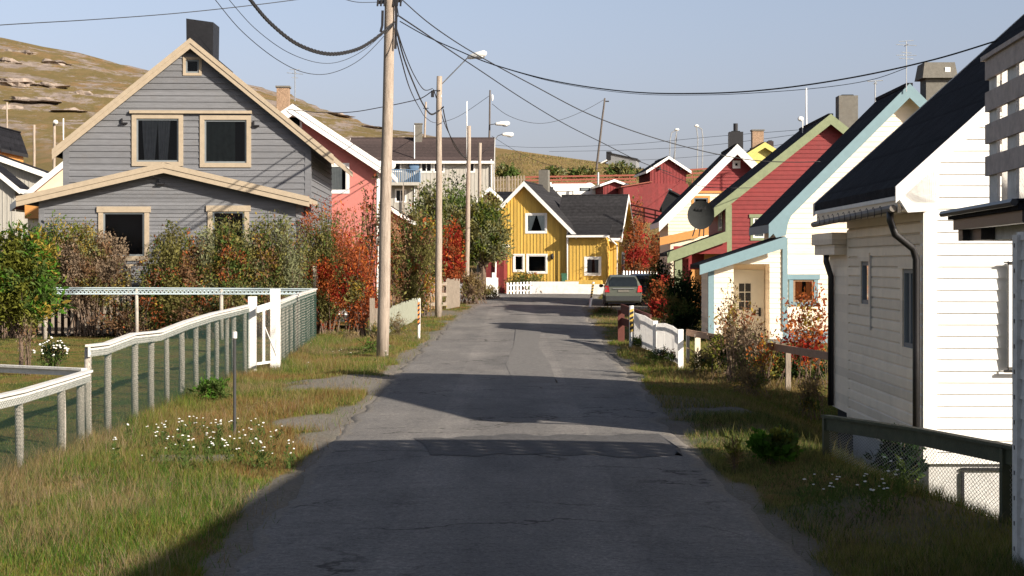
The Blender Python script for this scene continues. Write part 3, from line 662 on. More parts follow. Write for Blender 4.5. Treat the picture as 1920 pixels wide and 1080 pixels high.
# ---- left: grey house with beige trim
h = house('grey_house', 'large grey lap-sided house with beige trim and barge boards', 120, 54, 1.9)
s = F/54; pm = pxmap(s, 120); W = 460/s
w1 = pm(255, 334, 222, 303); w2 = pm(382, 461, 224, 305); w3 = pm(347, 372, 111, 136)
zr = ZZ(82, 54); sl = .815; ur = (358-120)/s; ze = zr-sl*ur
wall('wall', faceT(fr, 'front', 0), [(0, ze), (ur, zr), (W, zr-sl*(W-ur))], 2.4, M['grey'], h, 'lap', .21, .028, [w1, w2, w3])
wall('wall', faceT(fr, 'right', W), [(0, ze), (9, ze)], -.2, M['grey'], h, 'lap', .21, .028)
wall('wall', faceT(fr, 'left', 0), [(0, ze), (9, ze)], -.2, M['grey'], h, 'lap', .21, .028)
wall('wall', faceT(fr, 'back', 9), [(0, ze), (ur, zr), (W, zr-sl*(W-ur))], -.2, M['grey'], h)
wall('wall', faceT(fr, 'front', .02), [(0, 2.4), (W, 2.4)], -.2, M['grey'], h)
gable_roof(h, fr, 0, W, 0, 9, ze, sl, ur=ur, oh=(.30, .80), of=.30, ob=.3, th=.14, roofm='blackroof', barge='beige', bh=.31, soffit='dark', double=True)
TF = faceT(fr, 'front', 0)
window(TF, *w1, h, 'beige', 'sash', .15, curtain='pair', curtc='curtaing', head=False, tp=.06)
window(TF, *w2, h, 'beige', 'sash', .15, curtain='left', curtc='blind', tp=.06)
window(TF, *w3, h, 'beige', 'sash', .09, tp=.05)
hd = MB(TF); a = pm(243, 471, 207, 212.5); hd.box(a[0], a[1], 0, .13, a[2], a[3]); hd.build('window_hood', M['beige'], h)
kk = MB(TF)
for (x, y) in ((233, 227), (479, 231)): a = pm(x-6, x+6, y-5, y+5); kk.box(a[0], a[0]+.05, .03, .09, a[2], a[3]).box(a[0], a[1], .03, .14, a[2], a[2]+.04)
kk.build('wall_bracket', M['black'], h)
for u in (0, W): corner(h, fr, u, 0, 2.4, ze-.05, 'grey', .18, (-1 if u == 0 else 1), 1)
# sheet-metal chimney
cu = lx(379, 57.4, 120, 54, 1.9); ct = ZZ(38, 57.2)
cm = MB(fr); cm.hexa([(cu-.48, 2.9, 8), (cu+.43, 2.9, 8), (cu+.48, 3.9, 8), (cu-.42, 3.9, 8), (cu-.50, 2.85, ct+.03), (cu+.46, 2.85, ct-.10), (cu+.52, 3.9, ct-.12), (cu-.45, 3.9, ct+.02)])
cm.bar((cu-.48, 2.87, ct-.05), (cu+.40, 2.87, ct-1.15), .03, .03); cm.build('chimney', mat('black_sheet_metal', (.010, .010, .012), .5, .3, 5, spec=.35), h)
# front extension
s2 = F/51.5; x0 = (70-960)/s2-(XX(120, 54)); fr2 = Frame((x0, -2.5)); pm2 = pxmap(s2, 70); W2 = 478/s2
q1 = pm2(188, 265, 398, 480); q2 = pm2(392, 452, 396, 470)
u2 = (305-70)/s2; zr2 = ZZ(315, 51.5); sl2 = .232; ze2 = zr2-sl2*u2
wall('wall', faceT(fr2, 'front', 0), [(0, ze2), (u2, zr2), (W2, zr2-sl2*(W2-u2))], -.2, M['grey'], h, 'lap', .125, .02, [q1, q2])
wall('wall', faceT(fr2, 'left', 0), [(0, ze2), (2.45, ze2)], -.2, M['grey'], h, 'lap', .125, .02)
wall('wall', faceT(fr2, 'right', W2), [(0, zr2-sl2*(W2-u2)), (2.45, zr2-sl2*(W2-u2))], -.2, M['grey'], h, 'lap', .125, .02)
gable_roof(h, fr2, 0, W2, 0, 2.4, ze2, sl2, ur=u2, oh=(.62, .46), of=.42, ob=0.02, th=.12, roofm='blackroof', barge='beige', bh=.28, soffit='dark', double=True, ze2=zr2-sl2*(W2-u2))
T2 = faceT(fr2, 'front', 0)
window(T2, *q1, h, 'beige', 'sash', .15, head=True, tp=.05); window(T2, *q2, h, 'beige', 'sash', .15, head=True, tp=.05)
corner(h, fr2, 0, 0, 0, ze2-.02, 'grey', .15, -1, 1)
a = pm2(289, 303, 336, 346); MB(T2).box(a[0], a[0]+.05, .03, .09, a[2], a[3]).box(a[0], a[1], .03, .15, a[2], a[2]+.04).build('wall_bracket', M['black'], h)
# raised deck with railing and a stair
dk = MB(fr2); dk.box(0.3, W2+.2, -1.7, -.02, 1.15, 1.25); dk.build('deck', M['wood'], h)
rl = MB(fr2)
for k in range(9): u = 3.2+k*.72; rl.box(u-.05, u+.05, -1.7, -1.6, 0, 2.1)
rl.box(3.1, W2+.2, -1.72, -1.58, 2.1, 2.16); rl.box(3.1, W2+.2, -1.67, -1.63, 1.35, 1.42); rl.build('deck_railing', M['beige'], h)
bl = MB(fr2)
u = .4
while u < W2: bl.box(u, u+.09, -1.73, -1.71, 0, 1.12); u += .2
bl.build('deck_skirt', M['wood'], h)
stp = MB(fr2); stp.bar((3.1, -1.6, 2.1), (1.2, -1.6, .7), .05, .12).bar((3.1, -1.6, 1.2), (1.2, -1.6, .0), .06, .24); stp.build('deck_stair', M['grey'], h)

# ---- salmon rendered house
h = house('pink_house', 'salmon pink rendered house with wide white barge boards and a stone chimney', 390, 72, 1.2)
s = F/72; pm = pxmap(s, 390); W = (711-390)/s; ur = W/2; sl = .66; zr = ZZ(206, 72); ze = zr-sl*ur
w1 = pm(616, 650, 310, 358); w2 = pm(541, 564, 217, 240)
shell(h, fr, 0, W, 0, 9, -.2, ze, zr, 'pink', 'flat', [w1, w2], ur=ur)
gable_roof(h, fr, 0, W, 0, 9, ze, sl, oh=.32, of=.45, ob=.3, th=.2, roofm='darkroof', barge='white', bh=.46, soffit='white', double=True)
TF = faceT(fr, 'front', 0)
window(TF, *w1, h, 'white', 'white', .11, curtain='left'); window(TF, *w2, h, 'white', 'white', .05)
corner(h, fr, W, 0, 0, ze-.1, 'white', .12, 1, 1)
chimney(h, fr, lx(531, 74.6, 390, 72, 1.2), 2.6, zr-1.0, ZZ(165, 74.6), .56, .6, 'brick', cap='concgrey')
downpipe(h, fr, [(W+.3, -.3, ze-.15), (W+.12, -.05, ze-.6), (W+.1, -.05, .2)], 'white')

# ---- long two-storey house with brown roof
Yl = 130; xr = XX(922, Yl); h = thing('long_house', 'long pale grey two-storey house with a brown tiled roof and a blue balcony', 'house', (xr, Yl, 0), 0)
fq = Frame((0, 0), R(90)); s = F/Yl; zr = 12.55; ze = ZZ(300, Yl); Lh = (922-655)/s
def vm(x0, x1, y0, y1): return ((922-x1)/s, (922-x0)/s, CH-(y1-HY)/s, CH-(y0-HY)/s)
hs = [vm(*q) for q in ((735, 751, 301, 321), (790, 809, 302, 322), (814, 832, 302, 322), (875, 889, 302, 322), (742, 760, 356, 378))]
wall('wall', faceT(fq, 'left', 0), [(0, ze), (Lh, ze)], 4.5, M['greyv'], h, 'batten', bat=.3, holes=hs)
wall('wall', faceT(fq, 'front', 0), [(0, ze), (4.2, zr), (8.4, ze)], 4.5, M['greyv'], h)
wall('wall', faceT(fq, 'back', Lh), [(0, ze), (4.2, zr), (8.4, ze)], 4.5, M['greyv'], h)
wall('wall', faceT(fq, 'right', 8.4), [(0, ze), (Lh, ze)], 4.5, M['greyv'], h)
gable_roof(h, fq, 0, 8.4, 0, Lh, ze, (zr-ze)/4.2, oh=.5, of=.2, ob=.3, th=.15, roofm='brownroof', barge='white', bh=.2, back=True)
for q in hs: window(faceT(fq, 'left', 0), *q, h, 'white', 'white', .07, mull=1 if q[1]-q[0] > .7 else 0)
bc = MB(fq); b0, b1 = (922-788)/s, (922-728)/s; zb0 = ZZ(343, Yl); zt = ZZ(321, Yl)
bc.box(-1.3, 0, b0, b1, zb0-.25, zb0); bc.build('balcony_floor', M['greyv'], h)
bc = MB(fq); v = b0
while v < b1: bc.box(-1.3, -1.26, v, v+.07, zb0, zt); v += .15
bc.box(-1.33, -1.23, b0, b1, zt, zt+.08); bc.box(-1.3, 0, b0-.03, b0+.02, zb0, zt); bc.build('balcony_railing', M['bluep'], h)
bc = MB(fq)
for v in (b0+.1, b1-.1, (b0+b1)/2): bc.box(-1.3, -1.18, v-.06, v+.06, 4.5, zb0-.25)
bc.build('balcony_post', M['wood'], h)
for k, (px) in enumerate((734, 777)):
    MB().ball((0, 0, 0), .42, .08, .42, 14, 8).build('satellite_dish', M['concrete' if k == 0 else 'bluep'], h).location = fq(-1.0 if k == 0 else -.25, (922-px)/s, ZZ(311, Yl))
downpipe(h, fq, [(-.5, .05, ze), (-.1, .05, ze-.5), (-.1, .05, 4.8)], 'white', .06)
chimney(h, fq, 3.6, (922-784)/(F/134), zr-.6, ZZ(234, 134), .6, .6, 'concgrey', cap='concgrey')
MB(fq).tube([(-.05, (922-777)/s, 5.0), (-.05, (922-777)/s, ZZ(235, Yl))], .06).build('vent_pipe', M['steel'], h)

# ---- yellow house
h = thing('yellow_house', 'yellow board-and-batten house with charcoal roof at the end of the street', 'house', (XX(937, 100), 100, 0), R(-13))
s = 29.4; pm = lambda x0, x1, y0, y1: ((x0-937)/29.4, (x1-937)/29.4, CH-(y1-HY)/30, CH-(y0-HY)/30); W = 4.38; ur = 1.64; zr = ZZ(347, 100); sl = 1.0; ze = zr-sl*ur; ze2 = zr-sl*(W-ur)
w1 = pm(988, 1023, 403, 435); w2 = pm(965, 981, 479, 507); w3 = pm(990, 1024, 479, 510)
wall('wall', faceT(fr, 'front', 0), [(0, ze), (ur, zr), (W, ze2)], .2, M['yellow'], h, 'batten', bat=.21, holes=[w1, w2, w3])
wall('wall', faceT(fr, 'left', 0), [(0, ze), (8, ze)], .2, M['yellow'], h, 'batten')
wall('wall', faceT(fr, 'right', W), [(0, ze2), (8, ze2)], .2, M['yellow'], h)
wall('wall', faceT(fr, 'back', 8), [(0, ze), (ur, zr), (W, ze2)], .2, M['yellow'], h)
gable_roof(h, fr, 0, W, 0, 8, ze, sl, ur=ur, oh=.55, of=.42, ob=.3, th=.2, roofm='darkroof', barge='white', bh=.28, soffit='yellow', ze2=ze2)
TF = faceT(fr, 'front', 0)
window(TF, *w1, h, 'white', 'white', .10, curtain='tie'); window(TF, *w2, h, 'white', 'white', .10); window(TF, *w3, h, 'white', 'white', .10, mull=0, label='wide ground floor window with white frame')
MB(TF).ball(((1036-937)/s, .1, ZZ(481, 100)), .11, .1, .2, 8, 6).build('wall_lamp', M['black'], h)
# cross wing, ridge along x
xw = 7.12; fw = Frame((xw, 1.3), R(90)); Lw = xw-3.2; zrw = 6.38; slw = .98; zew = zrw-slw*2.5
wall('wall', faceT(fw, 'left', 0), [(0, zew), (Lw, zew)], .2, M['yellow'], h, 'batten', bat=.21, holes=[])
gw = [(2.3, 3.2, 1.5, 2.8)]
wall('wall', faceT(fw, 'front', 0), [(0, zew), (2.5, zrw), (5.0, zew)], .2, M['yellow'], h, 'batten', bat=.21, holes=gw)
window(faceT(fw, 'front', 0), *gw[0], h, 'white', 'white', .1)
wall('wall', faceT(fw, 'back', Lw), [(0, zew), (2.5, zrw), (5.0, zew)], .2, M['yellow'], h)
wall('wall', faceT(fw, 'right', 5.0), [(0, zew), (Lw, zew)], .2, M['yellow'], h)
gable_roof(h, fw, 0, 5.0, 0, Lw, zew, slw, oh=.35, of=.42, ob=0, th=.18, roofm='darkroof', barge='white', bh=.25, soffit='yellow', gutter='white')
# bay in front of the wing
b0 = 4.44; b1 = 6.75; wb = pm(1100, 1124, 485, 513)
wall('wall', faceT(fr, 'front', -.3), [(b0, zew-.02), (b1, zew-.02)], .2, M['yellow'], h, 'batten', bat=.21, holes=[wb])
wall('wall', faceT(fr, 'right', b1), [(-.3, zew-.02), (1.6, zew-.02)], .2, M['yellow'], h, 'batten', bat=.21)
window(faceT(fr, 'front', -.3), *wb, h, 'white', 'white', .12, curtain='half', curtc='curtaing')
br = MB(fr); br.hexa([(b0-.05, -.7, zew-.12), (b1+.3, -.7, zew-.12), (b1+.1, 1.7, zew+.62), (b0-.05, 1.7, zew+.62), (b0-.05, -.7, zew-.04), (b1+.3, -.7, zew-.04), (b1+.1, 1.7, zew+.72), (b0-.05, 1.7, zew+.72)]); br.build('bay_roof', M['darkroof'], h)
MB(fr).box(b0-.05, b1+.3, -.76, -.70, zew-.16, zew-.03).build('bay_gutter', M['white'], h)
downpipe(h, fr, [(b0-.02, -.6, zew-.1), (b0-.08, -.36, zew-.5), (b0-.08, -.36, .5)], 'white', .05)
downpipe(h, fr, [(b1+.2, -.65, zew-.15), (b1+.5, .8, zew-.6), (b1+.4, 1.5, zew-.9), (b1+.4, 1.5, .6)], 'white', .05)
for u, v in ((W+.0, -.03), (0, -.03)): MB(fr).box(u-.1, u+.02, v-.01, v+.03, .3, ze2-.1).build('corner_board', M['white'], h)
chimney(h, fr, 1.75, 5.2, 6.5, ZZ(318, 104), .62, .6, 'concgrey')
# red lean-to at its left corner
MB(fr).box(-.75, .48, -.9, -.03, .1, ZZ(463, 99.2)).build('lean_to', M['red'], h)
MB(fr).box(-.85, .62, -1.05, -.02, ZZ(463, 99.2), ZZ(458, 99.2)).build('lean_to_roof', M['white'], h)
MB(fr).tube([(-.0, -1.0, ZZ(463, 99)), (-.05, -1.0, .6)], .05).build('downpipe', M['white'], h)
MB(fr).box(W+.02, b1-.1, -1.2, -.31, .2, 1.15).build('yellow_bin_store', M['yellow'], h)

# ---- white house with pale blue trim and porch
h = house('blue_trimmed_house', 'white house with pale blue trim, recessed cream front door and lean-to porch', 1465, 44, -.8)
s = F/44; pm = pxmap(s, 1465); ur = (1699-1465)/s; W = 2*ur; sl = 1.0; zr = ZZ(172, 44); ze = zr-ur*sl; D = 3.3
w1 = pm(1487, 1526, 524, 566)
wall('wall', faceT(fr, 'front', 0), [(0, ze), (ur, zr), (W, ze)], .35, M['whitebounce'], h, 'lap', .14, .012, [w1])
wall('wall', faceT(fr, 'left', 0), [(0, ze), (D, ze)], .35, M['whitebounce'], h)
wall('wall', faceT(fr, 'right', W), [(0, ze), (D, ze)], .35, M['whitebounce'], h)
wall('wall', faceT(fr, 'back', D), [(0, ze), (ur, zr), (W, ze)], .35, M['whitebounce'], h)
gable_roof(h, fr, 0, W, 0, D, ze, sl, oh=.38, of=.35, ob=.3, th=.17, roofm='blackroof', barge='blue', bh=.36, soffit='white')
MB(fr).box(0, W, .02, D, -.1, .345).build('foundation', M['blue'], h)
TF = faceT(fr, 'front', 0)
window(TF, *w1, h, 'blue', 'brownwood', .11, curtain='half', curtc='orangep', head=True)
fl = MB(fr); pts = [(1437, 424), (1478, 384), (1512, 352), (1494, 380), (1482, 400), (1474, 420), (1470, 442), (1452, 446)]
P2 = [((x-1465)/s, ZZ(y, 44)) for x, y in pts]; n = len(P2)
fl.add([(u, -.33, z) for u, z in P2]+[(u, -.30, z) for u, z in P2], [tuple(range(n)), tuple(range(n, 2*n))]+[(i, (i+1) % n, n+(i+1) % n, n+i) for i in range(n)]); fl.build('curved_bargeboard_foot', M['blue'], h)
MB(fr).box(-.02, .12, -.35, -.02, .35, ZZ(446, 44)).build('corner_board', M['blue'], h)
# lean-to porch
p0 = (1328-1465)/s; zpl = ZZ(500, 44); zpr = ZZ(455, 44); pv = -.30; rec = pm(1373, 1440, 495, 646); zpb = .12
wall('wall', faceT(fr, 'front', pv), [(p0, zpl), (-.02, zpr)], zpb, M['whitebounce'], h, 'lap', .14, .012, [(rec[0], rec[1], zpb, rec[3])])
wall('wall', faceT(fr, 'left', p0), [(pv, zpl), (1.7, zpl)], zpb, M['whitebounce'], h, 'lap', .14, .014)
wall('wall', faceT(fr, 'back', 1.7), [(p0, zpl), (-.02, zpr)], zpb, M['whitebounce'], h)
pr = MB(fr); e0 = p0-.30; k = (zpr-zpl)/(-.02-p0); zz = lambda u: zpl+(u-p0)*k
pr.hexa([(e0, pv-.35, zz(e0)+.06), (0, pv-.35, zz(0)+.06), (0, 2.0, zz(0)+.06), (e0, 2.0, zz(e0)+.06), (e0, pv-.35, zz(e0)+.16), (0, pv-.35, zz(0)+.16), (0, 2.0, zz(0)+.16), (e0, 2.0, zz(e0)+.16)]); rr = pr.build('porch_roof', M['blackroof'], h)
bb = MB(fr); bb.hexa([(e0, pv-.38, zz(e0)-.12), (.02, pv-.38, zz(.02)-.16), (.02, pv-.352, zz(.02)-.16), (e0, pv-.352, zz(e0)-.12), (e0, pv-.38, zz(e0)+.15), (.02, pv-.38, zz(.02)+.15), (.02, pv-.352, zz(.02)+.15), (e0, pv-.352, zz(e0)+.15)]); bb.build('barge_board', M['blue'], rr)
MB(fr).box(p0-.03, p0+.13, pv-.03, pv-.003, zpb, zpl-.02).box(p0-.03, p0-.003, pv-.003, pv+.13, zpb, zpl-.02).build('corner_board', M['blue'], h)
# door recess
rb = MB(fr); a, b_, z1 = rec[0], rec[1], rec[3]; dv = pv+.85
rb.add([(a, pv, zpb), (a, dv, zpb), (a, dv, z1), (a, pv, z1), (b_, pv, zpb), (b_, dv, zpb), (b_, dv, z1), (b_, pv, z1)], [(0, 1, 2, 3), (4, 5, 6, 7), (3, 2, 6, 7), (0, 1, 5, 4), (1, 2, 6, 5)]); rb.build('door_recess', M['whitebounce'], h)
dr = MB(fr); dr.box(a+.06, b_-.04, dv-.05, dv-.005, zpb+.02, z1-.16); door = dr.build('door', M['door'], h)
dw = pm(1389, 1413, 531, 583)
for i in range(2):
    for j in range(3):
        u0 = dw[0]+i*(dw[1]-dw[0])/2+.015; z0 = dw[2]+j*(dw[3]-dw[2])/3+.015
        MB(fr).box(u0, u0+(dw[1]-dw[0])/2-.03, dv-.06, dv-.052, z0, z0+(dw[3]-dw[2])/3-.03).build('door_pane', mat('door_glass', (.03, .028, .025), .15, .3, spec=.8), door)
MB(fr).box(b_-.19, b_-.13, dv-.09, dv-.05, ZZ(594, 44), ZZ(578, 44)).box(b_-.26, b_-.14, dv-.12, dv-.09, ZZ(590, 44), ZZ(588, 44)).build('door_handle', M['black'], door)
MB(fr).box(a-.1, b_+.3, pv-1.1, pv-.02, -.1, zpb-.01).build('door_step', M['concgrey'], h)
# hooded chimney
cu = lx(1754, 46, 1465, 44, -.8); c = MB(fr); Yc = 46-44; zc = ZZ(150, 46); c.cbox(cu, Yc, .74, .7, zr-2.2, zc)
ch = c.build('chimney', M['concgrey'], h)
c = MB(fr); c.hexa([(cu-.5, Yc-.5, zc), (cu+.5, Yc-.5, zc), (cu+.5, Yc+.5, zc), (cu-.5, Yc+.5, zc), (cu-.43, Yc-.42, zc+.45), (cu+.43, Yc-.42, zc+.45), (cu+.43, Yc+.42, zc+.45), (cu-.43, Yc+.42, zc+.45)]); c.build('chimney_hood', M['concgrey'], ch)
MB(fr).box(cu+.14, cu+.29, Yc-.475, Yc-.44, zc+.17, zc+.30).build('hood_opening', M['white'], ch)

# ---- red house with green trim
h = house('red_green_house', 'red lap-sided house with sage green trim and a satellite dish over its porch', 1362, 60, -.8)
s = F/60; pm = pxmap(s, 1362); ur = (1554-1362)/s; W = 2*ur; sl = .80; zr = ZZ(225, 60); ze = zr-ur*sl; D = 6.0
w1 = pm(1412, 1434, 408, 446)
wl = [(1.2, 2.4, ZZ(428, 61.5), ZZ(392, 61.5))]
wall('wall', faceT(fr, 'front', 0), [(0, ze), (ur, zr), (W, ze)], -.1, M['redlap'], h, 'lap', .16, .02, [w1])
wall('wall', faceT(fr, 'left', 0), [(0, ze), (D, ze)], -.1, M['redlap'], h, 'lap', .16, .02, wl)
wall('wall', faceT(fr, 'right', W), [(0, ze), (D, ze)], -.1, M['redlap'], h)
wall('wall', faceT(fr, 'back', D), [(0, ze), (ur, zr), (W, ze)], -.1, M['redlap'], h)
gable_roof(h, fr, 0, W, 0, D, ze, sl, oh=.48, of=.35, ob=.3, th=.18, roofm='blackroof', barge='green', bh=.36, soffit='green')
window(faceT(fr, 'front', 0), *w1, h, 'green', 'white', .1, head=True, curtain='full')
window(faceT(fr, 'left', 0), *wl[0], h, 'green', 'white', .1)
corner(h, fr, 0, 0, 0, ze-.1, 'green', .2, -1, 1)
p0 = (1262-1362)/s; k = .36; zT = ZZ(440, 60); zz = lambda u: zT+u*k; e0 = p0-.25
pr = MB(fr); pr.hexa([(e0, -.4, zz(e0)), (0, -.4, zz(0)), (0, 3.2, zz(0)), (e0, 3.2, zz(e0)), (e0, -.4, zz(e0)+.12), (0, -.4, zz(0)+.12), (0, 3.2, zz(0)+.12), (e0, 3.2, zz(e0)+.12)]); rr = pr.build('porch_roof', M['blackroof'], h)
bb = MB(fr); bb.hexa([(e0, -.44, zz(e0)-.26), (.1, -.44, zz(.1)-.26), (.1, -.402, zz(.1)-.26), (e0, -.402, zz(e0)-.26), (e0, -.44, zz(e0)+.14), (.1, -.44, zz(.1)+.14), (.1, -.402, zz(.1)+.14), (e0, -.402, zz(e0)+.14)]); bb.build('barge_board', M['green'], rr)
zbm = ZZ(476, 60)
MB(fr).add([(p0+.2, -.2, zbm), (0, -.2, zbm), (0, -.2, zz(0)-.05), (p0+.2, -.2, zz(p0+.2)-.02)], [(0, 1, 2, 3)]).add([(p0+.2, -.15, zbm), (0, -.15, zbm), (0, -.15, zz(0)-.05), (p0+.2, -.15, zz(p0+.2)-.02)], [(0, 1, 2, 3)]).build('porch_gable', M['redlap'], h)
MB(fr).box(p0+.05, p0+.32, -.25, 0, -.1, zbm).build('porch_post', M['green'], h)
MB(fr).box(p0+.1, 0, .9, .95, -.1, zbm+.3).build('porch_back_wall', M['redlap'], h)
MB(fr).box(p0+.75, p0+1.5, .82, .88, 0, 1.95).build('door', M['orange'], h)
MB(fr).box(-.75, -.1, .55, .6, 1.6, 2.0).build('porch_post_box', M['black'], h)
MB(fr).box(-.75, 0, .6, .89, -.1, zbm).build('porch_side_wall', M['orange'], h)
cu = lx(1587, 62.5, 1362, 60, -.8); chimney(h, fr, cu, 2.5, zr-1.5, ZZ(181, 62.5), .74, .7, 'concgrey')
# ---- white and red gabled house
h = house('red_cream_house', 'house with red upper gable, cream lower wall and wide white barge boards', 1253, 75, -.8)
s = F/75; pm = pxmap(s, 1253); ur = (1380-1253)/s; W = 2*ur; sl = .99; zr = ZZ(280, 75); ze = zr-ur*sl; D = 5.0; zm = ZZ(358, 75)
w1 = pm(1301, 1327, 371, 400); w2 = pm(1376, 1385, 304, 313)
uL = (zm-ze)/sl
wall('wall', faceT(fr, 'front', 0), [(0, ze), (uL, zm), (W-uL, zm), (W, ze)], 0, M['cream'], h, 'lap', .16, .02, [w1])
wall('upper_wall', faceT(fr, 'front', .0), [(uL, zm), (ur, zr), (W-uL, zm)], zm, M['redlap'], h, 'lap', .16, .03, [w2])
MB(fr).box(uL, W-uL, -.06, 0, zm-.1, zm).build('wall_band', M['orange'], h)
for kd, at, tp in (('left', 0, [(0, ze), (D, ze)]), ('right', W, [(0, ze), (D, ze)]), ('back', D, [(0, ze), (ur, zr), (W, ze)])): wall('wall', faceT(fr, kd, at), tp, 0, M['cream'], h)
gable_roof(h, fr, 0, W, 0, D, ze, sl, oh=.45, of=.45, ob=.3, th=.2, roofm='blackroof', barge='white', bh=.45, soffit='white')
window(faceT(fr, 'front', 0), *w1, h, 'orange', 'sash', .1); window(faceT(fr, 'front', 0), *w2, h, 'white', 'white', .07)
k = .22; zT = ZZ(428, 75); zz = lambda u: zT+(u-2.1)*k; e0 = -.5
pr = MB(fr); pr.hexa([(e0, -1.3, zz(e0)), (2.1, -1.3, zz(2.1)), (2.1, -.01, zz(2.1)), (e0, -.01, zz(e0)), (e0, -1.3, zz(e0)+.1), (2.1, -1.3, zz(2.1)+.1), (2.1, -.01, zz(2.1)+.1), (e0, -.01, zz(e0)+.1)]); rr = pr.build('porch_roof', M['blackroof'], h)
bb = MB(fr); bb.hexa([(e0, -1.34, zz(e0)-.25), (2.1, -1.34, zz(2.1)-.25), (2.1, -1.302, zz(2.1)-.25), (e0, -1.302, zz(e0)-.25), (e0, -1.34, zz(e0)+.12), (2.1, -1.34, zz(2.1)+.12), (2.1, -1.302, zz(2.1)+.12), (e0, -1.302, zz(e0)+.12)]); bb.build('barge_board', M['orange'], rr)
MB(fr).box(.0, 2.1, -1.2, -.02, 0, zz(e0)-.02).build('porch_wall', M['cream'], h)
chimney(h, fr, lx(1379, 77.5, 1253, 75, -.8), 2.5, zr-.6, ZZ(248, 77.5), .66, .6, 'black', top=.42)
# ---- lime gable behind
h = house('lime_house', 'lime yellow gabled house peeping between the red houses, with a brick chimney', 1395, 95, 0)
zr = ZZ(272, 95); ze = zr-.62*2.3
shell(h, fr, 0, 4.6-2.2, 0, 5, 0, zr-.62*1.2, zr, 'lime', 'flat')
gable_roof(h, fr, 0, 2.4, 0, 5, zr-.75, .62, oh=.9, of=.3, ob=.2, th=.15, roofm='darkroof', barge='lime', bh=.3, soffit='lime')
chimney(h, fr, 1.1, 2.0, zr-.8, ZZ(246, 97), .68, .6, 'brick', cap='concgrey'); chimney(h, fr, 2.1, 3.4, zr-1.2, ZZ(264, 98), .36, .4, 'brownroof')
# ---- red barn on the slope
h = thing('red_barn', 'tall red barn with white gable edges and a lower lean-to on the slope', 'barn', (XX(1219, 128), 128, 0), R(4))
s = F/128; pm = pxmap(s, 1219); W = 68/s; zr = ZZ(296, 128); ze = ZZ(318, 128)
shell(h, fr, 0, W, 0, 6, 4.6, ze, zr, 'red', 'batten', bat=.25)
gable_roof(h, fr, 0, W, 0, 6, ze, (zr-ze)/(W/2), oh=.35, of=.35, ob=.2, th=.12, roofm='darkroof', barge='white', bh=.2, soffit='red')
MB(fr).add([(-2.3, -1.0, 4.2), (-.0, -1.0, 4.2), (-.0, -1.0, ZZ(341, 127)), (-2.3, -1.0, ZZ(351, 127)), (-2.3, 4, 4.2), (0, 4, 4.2), (0, 4, ZZ(341, 127)), (-2.3, 4, ZZ(351, 127))], [(0, 1, 2, 3), (4, 5, 6, 7), (0, 3, 7, 4), (3, 2, 6, 7)]).box(0, W, -1.0, -.03, 4.9, ZZ(344, 127)).build('lean_to', M['red'], h)
MB(fr).hexa([(-2.5, -1.15, ZZ(351.5, 127)), (0, -1.15, ZZ(341.5, 127)), (0, 4.2, ZZ(341.5, 127)), (-2.5, 4.2, ZZ(351.5, 127)), (-2.5, -1.15, ZZ(349.5, 127)), (0, -1.15, ZZ(339.5, 127)), (0, 4.2, ZZ(339.5, 127)), (-2.5, 4.2, ZZ(349.5, 127))]).build('lean_to_roof', M['redtrim'], h)
MB(fr).box(0, W-1, -.98, 4, 4.2, 4.88).build('foundation', M['cream'], h)
for u in (.7, 2.4): MB(fr).box(u, u+.12, -.25, -.02, ZZ(318, 128), ZZ(312, 128)).build('beam_end', M['black'], h)
# ---- small red shed
h = thing('red_shed', 'small red shed with white gable edge beside the caravan', 'shed', (XX(1131, 130), 130, 0), R(6))
s = F/130; W = 40/s; zr = ZZ(339, 130); ze = ZZ(346, 130)
shell(h, fr, 0, W, 0, 4, 5.0, ze, zr, 'red', 'batten', bat=.25)
gable_roof(h, fr, 0, W, 0, 4, ze, (zr-ze)/(W/2), oh=.3, of=.35, ob=.2, th=.1, roofm='darkroof', barge='white', bh=.16, soffit='red')
MB(fr).tube([(-.1, 2, ze), (-.1, 2, ZZ(323, 132))], .09).build('stove_pipe', M['steel'], h)
# ---- dark metal-roofed shed below the barn
h = thing('metal_roofed_shed', 'dark shed with a grey standing-seam roof below the red barn', 'shed', (XX(1254, 112), 112, 0), R(-8))
s = F/112; zr = ZZ(357, 112)
shell(h, fr, -.5, 1.0, 0, 3, .5, zr-1.1, zr, 'dark', 'flat', ur=.05, ze2=zr-.5)
gable_roof(h, fr, -.5, 1.0, 0, 3, zr-1.1, 2.0, ur=.05, oh=.12, of=.1, ob=.1, th=.08, roofm='tarp', barge='black', bh=.1, soffit='dark', ze2=zr-.5)
# ---- little gable left of the yellow house
h = thing('outhouse', 'small dark red outhouse with white gable edges and black roof left of the yellow house', 'shed', (XX(900, 116), 116, 0), 0)
s = F/116; W = 37/s; zr = ZZ(355, 116); ze = ZZ(372, 116)
shell(h, fr, 0, W, 0, 4, 0, ze, zr, 'red', 'flat')
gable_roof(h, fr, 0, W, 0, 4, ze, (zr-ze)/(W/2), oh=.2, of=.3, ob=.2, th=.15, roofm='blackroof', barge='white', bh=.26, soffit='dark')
MB(fr).hexa([(1.2, .4, zr-1.0), (3.2, .4, zr-1.0), (3.2, 3.6, zr-.1), (1.2, 3.6, zr-.1), (1.2, .4, zr-.9), (3.2, .4, zr-.9), (3.2, 3.6, zr), (1.2, 3.6, zr)]).build('side_roof', M['blackroof'], h)
MB(fr).box(1.2, 3.1, .6, 3.4, 0, zr-1.0).build('side_wall', M['dark'], h)
